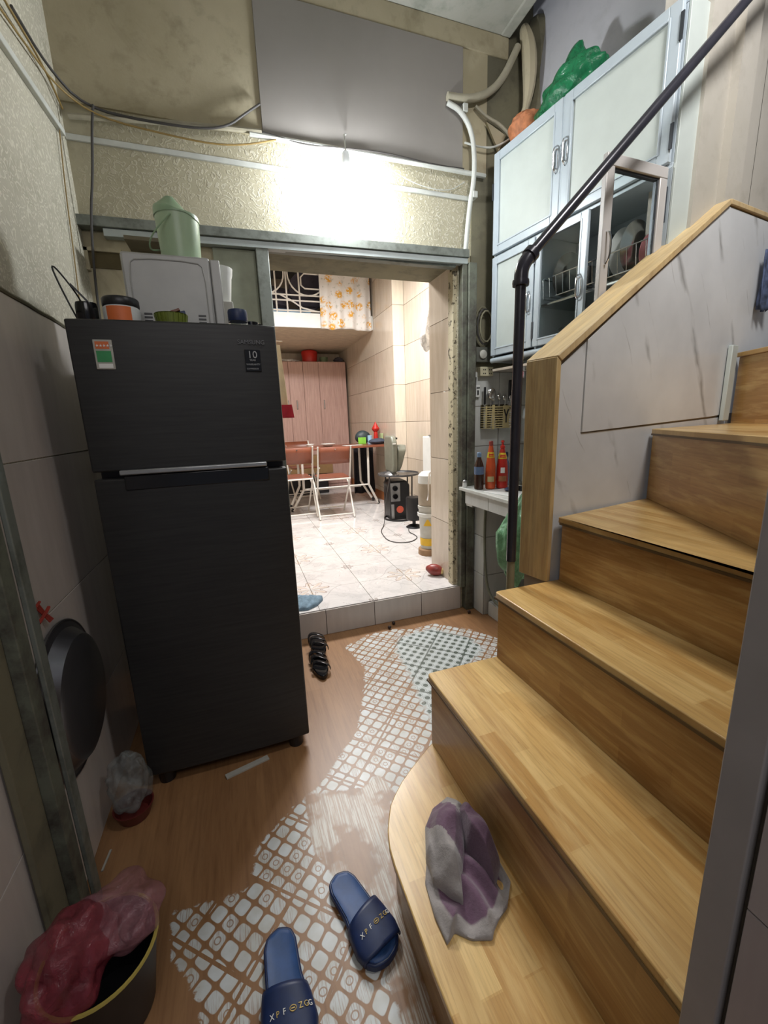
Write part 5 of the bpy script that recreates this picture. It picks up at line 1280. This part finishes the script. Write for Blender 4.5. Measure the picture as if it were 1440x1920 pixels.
# water dispenser group behind the reveal
wc = thing('white_cabinet_unit', 'tall narrow white cabinet carrying a teapot behind the tiled reveal', 'cabinet', (1.95, 3.8, FZ))
obj('body', B(1.80, 2.12, 3.64, 3.97, FZ, 1.225), M['white'], wc, bev=0.01)
obj('door', B(1.81, 2.11, 3.632, 3.639, FZ+0.05, 1.20), M['white'], wc, bev=0.003)
tpv = thing('teapot', 'white lidded teapot on a black tray on top of the white cabinet', 'teapot', (1.885, 3.80, 1.226))
obj('pot', MB().lathe([(0.035, 0.014), (0.05, 0.02), (0.055, 0.07), (0.05, 0.10)], (1.885, 3.80, 1.226), 24), M['white'], tpv)
obj('lid', MB().lathe([(0.052, 0.10), (0.05, 0.108), (0.012, 0.122), (0.010, 0.135), (0.001, 0.137)], (1.885, 3.80, 1.226), 24), M['white'], tpv)
obj('tray', MB().lathe([(0.065, 0.0), (0.09, 0.010), (0.092, 0.013), (0.06, 0.006)], (1.885, 3.80, 1.226), 24), M['black'], tpv)
wx, wy = 1.575, 3.36
ds = thing('drinks_urn', 'beige cylindrical urn with a bent chrome handle standing on a bucket', 'urn', (wx, wy, FZ+0.52))
obj('body', MB().lathe([(0.088, 0.0), (0.092, 0.01), (0.092, 0.20)], (wx, wy, FZ+0.46), 32), simple('taupe_enamel', 'A39684', 0.35), ds)
obj('top', MB().lathe([(0.092, 0.20), (0.090, 0.27), (0.06, 0.30), (0.001, 0.305)], (wx, wy, FZ+0.46), 32), M['white'], ds)
obj('handle', MB().tube([(wx-0.05, wy-0.085, FZ+0.52), (wx-0.05, wy-0.105, FZ+0.56), (wx-0.05, wy-0.11, FZ+0.72), (wx-0.02, wy-0.10, FZ+0.78), (wx+0.06, wy-0.09, FZ+0.79)], 0.007, 8, smooth=2), M['chrome'], ds)
ub = thing('bucket', 'pale bucket with yellow print standing on the brown stool', 'bucket', (wx, wy, FZ+0.06))
obj('body', MB().lathe([(0.075, 0.0), (0.09, 0.36), (0.096, 0.37), (0.097, 0.395), (0.09, 0.399)], (wx, wy, FZ+0.06), 32), simple('pale_grey_bucket', 'B9B9B2', 0.45), ub)
obj('rim', MB().lathe([(0.098, 0.30), (0.102, 0.305), (0.102, 0.33), (0.096, 0.335)], (wx, wy, FZ+0.06), 32, caps=False), M['white'], ub)
M['bucket_yellow'] = simple('bucket_yellow', 'E0B52E', 0.5)
obj('printed_band', MB().lathe([(0.0785, 0.03), (0.0815, 0.10)], (wx, wy, FZ+0.06), 32, caps=False), M['bucket_yellow'], ub)
tri = MB().sheet(lambda u, v: (wx+0.0885*sin((u-0.5)*0.9*(1-v*0.85)-0.55), wy-0.0885*cos((u-0.5)*0.9*(1-v*0.85)-0.55), FZ+0.06+0.22+0.06*v), 8, 4)
obj('printed_triangle', tri, M['bucket_yellow'], ub)
single('stool', MB().lathe([(0.10, 0.0), (0.098, 0.05), (0.090, 0.058), (0.001, 0.059)], (wx, wy, FZ), 28), simple('brown_stool', '9A7A5A', 0.6), (wx, wy, FZ), 'low round brown stool under the pale bucket', 'stool')
# hanging white bag, clothes
wb_ = blob((0, 0, 0), (0.055, 0.06, 0.10), 0.15, 3, 2, 30, 24, fold=0.04)
wb_.add(MB().tube([(1.56, 3.27, 2.25), (1.575, 3.15, 2.36), (1.58, 3.012, 2.42)], 0.005, 6).v, MB().tube([(1.56, 3.27, 2.25), (1.575, 3.15, 2.36), (1.58, 3.012, 2.42)], 0.005, 6).f) if False else None
wb_.v = [(1.535+v[0]*(1-max(0, v[2])*7.5)+max(0, v[2])*0.25, 3.27+v[1]*(1-max(0, v[2])*7.5), 2.06+v[2]*1.2+max(0, v[2])*0.8) for v in wb_.v]
wbt = thing('white_bag', 'small white plastic bag hanging beside the tiled reveal', 'bag', (1.53, 3.27, 1.95))
obj('film', wb_, M['film_white'], wbt, angle=60)
obj('string', MB().tube([(1.555, 3.27, 2.22), (1.565, 3.15, 2.34), (1.57, 3.008, 2.44)], 0.005, 6, smooth=1), M['white'], wbt)
gt = thing('hanging_shirt', 'beige garment hanging in the bright room at the refrigerator edge', 'garment', (0.44, 3.1, 1.45))
obj('cloth', drape((0.12, 3.08, 0), (0.345, 3.10, 0), 1.93, 1.44, 0.014, 3, 0.25, 2, 40, 18), M['beige_cloth'], gt, sol=0.004)
single('red_cloth', drape((0.22, 3.05, 0), (0.388, 3.06, 0), 1.53, 1.44, 0.012, 2, 0.1, 4, 20, 8), simple('crimson_cloth', 'A02030', 0.9), (0.30, 3.05, 1.44), 'crimson cloth hanging with the beige garment', 'cloth', sol=0.004)
single('clothes_hook', MB().tube([(0.0, 3.006, 1.96), (0.0, 3.08, 1.96), (0.36, 3.09, 1.95)], 0.005, 6), M['chrome'], (0.2, 3.06, 1.95), 'thin rail holding the beige garment beside the doorway', 'rail')
# banana blossom, blue rag, seeds
bn = thing('banana_blossom', 'dark red banana blossom with a cut stem on the floral floor by the frame', 'banana blossom', (1.375, 2.83, FZ))
m = MB().lathe([(0.001, -0.075), (0.018, -0.068), (0.040, -0.035), (0.046, 0.0), (0.042, 0.03), (0.026, 0.055)], (0, 0, 0), 28, ax='X', caps=True)
R_ = Matrix.Rotation(radians(-35), 3, 'Z')@Matrix.Rotation(radians(8), 3, 'Y')
m.v = [tuple(Vector((1.375, 2.83, FZ+0.047))+R_@Vector(v)) for v in m.v]
obj('bracts', m, M['blossom'], bn)
m = MB().lathe([(0.0275, 0.052), (0.022, 0.066), (0.016, 0.070), (0.013, 0.070), (0.012, 0.062), (0.001, 0.062)], (0, 0, 0), 20, ax='X')
m.v = [tuple(Vector((1.375, 2.83, FZ+0.047))+R_@Vector(v)) for v in m.v]
obj('stem_cut', m, M['blossom_cut'], bn)
ol = [(0.22, 2.62), (0.33, 2.60), (0.40, 2.645), (0.452, 2.72), (0.455, 2.77), (0.36, 2.80), (0.25, 2.85), (0.18, 2.78)]
rg = heap(ol, FZ+0.001, lambda x, y, r: 0.012+0.035*(1-r)**0.7+0.014*(1-r*0.5)*abs(sin(60*(x*0.8-y*0.6)+2*noise3((x*9, y*9, 0)))), 10, 60)
single('blue_rag', rg, M['towel_blue'], (0.33, 2.7, FZ), 'crumpled blue grey cloth lying on the step beside the refrigerator', 'cloth', angle=70)
for i, (x, y, lab_) in enumerate([(0.853, 2.470, 'dark round seed on the brown floor, nearer the refrigerator of the pair'), (0.90, 2.515, 'dark round seed on the brown floor close to the step'), (1.468, 2.46, 'dark round seed on the floor beside the rusty door post')]):
    single('seed', blob((x, y, 0.0125), (0.012, 0.011, 0.012), 0.12, 3, i, 14, 10), simple('dark_seed', '2A1C18', 0.6), (x, y, 0), lab_, 'seed', 'seeds on the brown floor')
# ------------------------------------------------------------------ slippers
def slipper(x, y, rz, label, flip=1):
    """toe towards local -Y"""
    t = thing('slipper', label, 'slipper', (x, y, 0.0), rz, 'blue rubber slide slippers')
    def half(v):      # width profile heel(v=0) -> toe(v=1)
        w = [(0, 0.0), (0.02, 0.016), (0.06, 0.027), (0.14, 0.034), (0.3, 0.035), (0.45, 0.036), (0.62, 0.043), (0.78, 0.047), (0.90, 0.042), (0.96, 0.030), (0.99, 0.015), (1.0, 0.0)]
        for (a, wa), (b, wb) in zip(w, w[1:]):
            if v <= b: return 1.27*(wa+(wb-wa)*(v-a)/(b-a))
        return 0
    Ls = 0.272
    vs = [0.0005, 0.01, 0.03, 0.06, 0.1, 0.15]+[0.2+0.05*i for i in range(14)]+[0.9, 0.93, 0.96, 0.98, 0.993, 0.9995]
    def outline(sc, z0, off=0.0):
        pts = []
        for v in vs: pts.append((half(v)*sc+0.006*flip*sin(pi*v)*0.5, Ls/2-v*Ls))
        for v in reversed(vs): pts.append((-half(v)*sc+0.006*flip*sin(pi*v)*0.5, Ls/2-v*Ls))
        return pts
    ol = outline(1.0, 0)
    obj('sole', MB().prism(ol, 0.002, 0.024), M['navy_strap'], t, local=True, bev=0.004)
    inn = [(p[0]*0.88, p[1]*0.955) for p in outline(1.0, 0)]
    n = len(inn)
    m = MB(); rings = []
    for sc, z in ((1.0, 0.0242), (0.97, 0.0280), (0.90, 0.0265), (0.5, 0.0250), (0.02, 0.0245)):
        rings.append([(p[0]*sc, p[1]*sc, z) for p in inn])
    m.rings(rings, caps=True)
    obj('footbed', m, M['navy'], t, local=True, angle=60)
    # strap: arched band across the forefoot
    def strap(u, v):
        a = -pi/2+pi*u; yy = -0.010-v*0.096
        vv = (Ls/2-yy)/Ls; w = half(vv)+0.004
        yy += 0.016*(sin(a)*flip)*(1-v)*0.6
        hgt = 0.046-0.016*v
        return (w*sin(a)+0.003*flip, yy-0.010*cos(a)*v*0.8, 0.012+(hgt)*max(0, cos(a))**0.55)
    obj('strap', MB().sheet(strap, 28, 10), M['navy_strap'], t, local=True, sol=0.005, angle=60)
    def strap2(u, v, e=0.0034):
        p = Vector(strap(u, v)); return Vector((p.x*1.03, p.y, p.z+e))
    # printed letters across the strap
    us = [0.30, 0.385, 0.465, 0.56, 0.655, 0.73, 0.80]
    for k, ch_ in enumerate('XPF0ZGG'):
        u0 = us[k] if flip > 0 else us[k]
        p = strap2(u0, 0.50); pu = strap2(u0+0.03, 0.50); pv = strap2(u0, 0.40)
        ud_ = (pu-p).normalized(); vd = (pv-p).normalized()
        if ch_ == '0':
            w = ud_.cross(vd).normalized()
            m = MB()
            m.tube([p+ud_*0.0075*cos(a)+vd*(0.0052*sin(a)) for a in [2*pi*i/16 for i in range(16)]], 0.0010, 5, closed=True)
            m.obox(p, ud_*0.0042, vd*0.0010, w*0.0006)
            obj('emblem', m, M['gold'], t, local=True)
        else:
            text_part(ch_, 0.0155, M['gold'] if k in (1, 4, 5) else M['white_print'], t, p-ud_*0.005-vd*0.005, ud_, vd, 'letter')
    return t
slipper(0.192, 0.903, 0.315, 'blue slide slipper with printed strap, nearer the wooden step', 1)
slipper(-0.026, 0.815, 0.05, 'blue slide slipper with printed strap at the bottom edge, toe out of frame', -1)

# ------------------------------------------------------------------ towel on the first step
TZ = Z[1]+0.001
ol1 = [(0.325, 0.775), (0.315, 0.70), (0.318, 0.640), (0.345, 0.655), (0.375, 0.628), (0.42, 0.612), (0.432, 0.625), (0.455, 0.64), (0.49, 0.655), (0.532, 0.70), (0.535, 0.78), (0.515, 0.86), (0.46, 0.90), (0.39, 0.86), (0.35, 0.82)]
ol1 = [(a+0.016, b) for a, b in ol1]
def h1(x, y, r):
    k = (1-r)
    return 0.007+0.052*min(1, k*1.8)**0.8*(0.6+0.4*sin(9*(x+y)))*(0.5+min(1, (y-0.6)*3))+0.010*min(1, k*5)*sin(70*x+25*y+5*noise3((x*8, y*8, 1)))+0.010*noise3((x*22, y*22, 4))*min(1, k*6)
tw = thing('towel', 'crumpled purple towel with a grey border lying on the first stair', 'towel', (0.43, 0.74, TZ))
obj('lower_fold', heap(ol1, TZ, h1, 26, 140, (0.455, 0.75)), M['towel'], tw, angle=75)
ol2 = [(0.345, 0.765), (0.375, 0.725), (0.395, 0.700), (0.415, 0.745), (0.455, 0.80), (0.495, 0.87), (0.52, 0.925), (0.49, 0.965), (0.43, 0.945), (0.385, 0.90), (0.355, 0.83)]
ol2 = [(a+0.010, b-0.008) for a, b in ol2]
def h2(x, y, r):
    k = 1-r
    return 0.030+0.055*min(1, k*2.0)**0.7+0.012*min(1, k*4)*sin(65*x-40*y+4*noise3((x*9, y*9, 3)))+0.012*noise3((x*20, y*20, 9))*min(1, k*5)
m = heap(ol2, TZ, h2, 20, 110)
m.a['rim'] = [0.62+0.36*(1 if sin(38*(v[0]*0.8+v[1]*0.3))+0.4*noise3((v[0]*20, v[1]*20, 0)) > -0.1 else 0) for v in m.v]
obj('upper_fold', m, M['towel'], tw, angle=75)
ol3 = [(0.50, 0.70), (0.545, 0.74), (0.548, 0.84), (0.53, 0.92), (0.49, 0.90), (0.478, 0.80)]
m = heap(ol3, TZ, lambda x, y, r: 0.02+0.075*min(1, (1-r)*2)**0.7+0.014*sin(60*y+20*x)*(1-r), 14, 70)
m.a['rim'] = [0.5]*len(m.v)
obj('side_fold', m, M['towel'], tw, angle=75)

# ------------------------------------------------------------------ black shoes behind the refrigerator
bs = thing('black_sandals', 'pair of glossy black sandals stacked on the floor beside the refrigerator', 'sandals', (0.30, 2.20, 0.0))
for k, (dx, dy, dz) in enumerate(((0.0, 0.0, 0.0), (0.022, 0.15, 0.038))):
    o_ = [(0.046*cos(a)*(1+0.15*sin(a))+0.318+dx, 0.125*sin(a)+2.19+dy) for a in [2*pi*i/28 for i in range(28)]]
    obj('sole', MB().prism(o_, 0.001+dz, 0.028+dz), M['black_gloss'], bs, bev=0.005)
    for yy in (-0.06, 0.0, 0.05):
        obj('strap', MB().sheet(lambda u, v: (0.318+dx+0.050*sin(-pi/2+pi*u), 2.19+dy+yy+0.030*v+0.02*sin(6*u), 0.018+dz+0.050*max(0, cos(-pi/2+pi*u))**0.6), 14, 3), M['black_gloss'], bs, sol=0.004)

# ------------------------------------------------------------------ basin on the left wall
bn_ = thing('wash_basin', 'dark grey metal basin hung on edge on the tiled left wall', 'basin', (-0.56, 1.43, 0.36))
cy_, cz_ = 1.440, 0.575
m = MB().lathe([(0.001, -0.046), (0.165, -0.048), (0.185, -0.040), (0.212, -0.006), (0.232, 0.0), (0.234, 0.004), (0.210, 0.002), (0.182, -0.035), (0.160, -0.043), (0.001, -0.041)], (0, 0, 0), 56, ax='X', caps=False)
m.v = [(XL+0.016-v[0], cy_+v[1], cz_+v[2]*1.04) for v in m.v]
obj('bowl', m, M['basin'], bn_, angle=25)
obj('rolled_rim', MB().tube([(XL+0.014, cy_+0.234*cos(a), cz_+0.243*sin(a)) for a in [2*pi*i/56 for i in range(56)]], 0.005, 8, closed=True), M['basin'], bn_)
rs = thing('red_string', 'red string tied to a nail above the hanging basin', 'string', (-0.59, 1.37, 0.88))
for k in range(3):
    obj('strand', MB().tube([(XL+0.010, 1.365+0.01*k, 0.915), (XL+0.014, 1.39+0.006*k, 0.880), (XL+0.022, 1.40+0.01*k, 0.852)], 0.0028, 6), M['string_red'], rs)
obj('knot', MB().tube([(XL+0.016, 1.35, 0.872), (XL+0.020, 1.39, 0.885), (XL+0.016, 1.425, 0.889)], 0.005, 6).tube([(XL+0.010, 1.355, 0.913), (XL+0.012, 1.39, 0.922)], 0.004, 6), M['string_red'], rs)
# ------------------------------------------------------------------ steel post and board at the left
lp_ = thing('steel_door_post', 'grey steel channel post standing against the left wall', 'post', (-0.565, 1.2, 0.0))
obj('flange', B(-0.548, -0.535, 1.205, 1.245, 0.0, 2.6), M['steel'], lp_, bev=0.003)
obj('web', B(-0.592, -0.548, 1.150, 1.204, 0.0, 2.6), M['rust'], lp_, bev=0.003)
obj('tile_edge_board', B(-0.592, -0.575, 1.06, 1.149, 0.0, 2.6), M['grime'], lp_, bev=0.003)
# bag in a red dish behind the refrigerator's left foot
rd = thing('red_dish', 'dark red dish on the floor between the refrigerator and left wall', 'dish', (-0.50, 1.60, 0.0))
obj('bowl', MB().lathe([(0.045, 0), (0.05, 0.003), (0.065, 0.045), (0.067, 0.05), (0.062, 0.05), (0.045, 0.008)], (-0.500, 1.515, 0.0), 30), simple('dark_red_plastic', '5E2420', 0.4), rd)
cb_ = blob((-0.500, 1.515, 0.145), (0.066, 0.060, 0.115), 0.20, 2.6, 11, 48, 36, fold=0.02)
single('clear_bag', cb_, M['film_clear'], (-0.505, 1.51, 0.03), 'crumpled clear plastic bag stuffed in the dark red dish', 'bag', angle=60)
single('plastic_strip', MB().obox((-0.10, 1.590, 0.004), (0.085, 0.022, 0), (-0.004, 0.012, 0), (0, 0, 0.003)), M['gray_box'], (-0.10, 1.590, 0), 'broken grey plastic strip lying below the refrigerator front', 'strip')
single('wood_chip', MB().obox((-0.555, 1.36, 0.003), (0.004, 0.035, 0), (0.003, 0, 0), (0, 0, 0.002)), M['gray_box'], (-0.555, 1.36, 0), 'pale splinter on the floor along the left wall', 'splinter')
# ------------------------------------------------------------------ waste basket with the pink bag
wbx, wby = -0.43, 0.93
wk = thing('waste_basket', 'dark waste basket with a yellow rim at the lower left corner', 'waste basket', (wbx, wby, 0.0))
obj('bucket', MB().lathe([(0.085, 0.0), (0.09, 0.004), (0.118, 0.20), (0.115, 0.20), (0.086, 0.008)], (wbx, wby, 0.001), 36), M['black'], wk)
obj('rim', MB().tube([(wbx+0.119*cos(a), wby+0.119*sin(a), 0.203) for a in [2*pi*i/40 for i in range(40)]], 0.0045, 6, closed=True), simple('yellow_rim', 'A8974A', 0.5), wk)
pbg = thing('pink_bag', 'pink plastic bag spilling over the rim of the dark waste basket', 'bag', (wbx, wby, 0.12))
obj('film', blob((wbx-0.045, wby-0.02, 0.235), (0.085, 0.10, 0.095), 0.22, 2.0, 21, 64, 44, fold=0.022), M['film_pink'], pbg, angle=60)
M['film_rose'] = m_film('pale_rose_film', '8E6068', 0.28)
obj('loose_edge', blob((wbx+0.035, wby+0.035, 0.245), (0.10, 0.085, 0.055), 0.26, 1.8, 31, 64, 44, fold=0.02), M['film_rose'], pbg, angle=60)
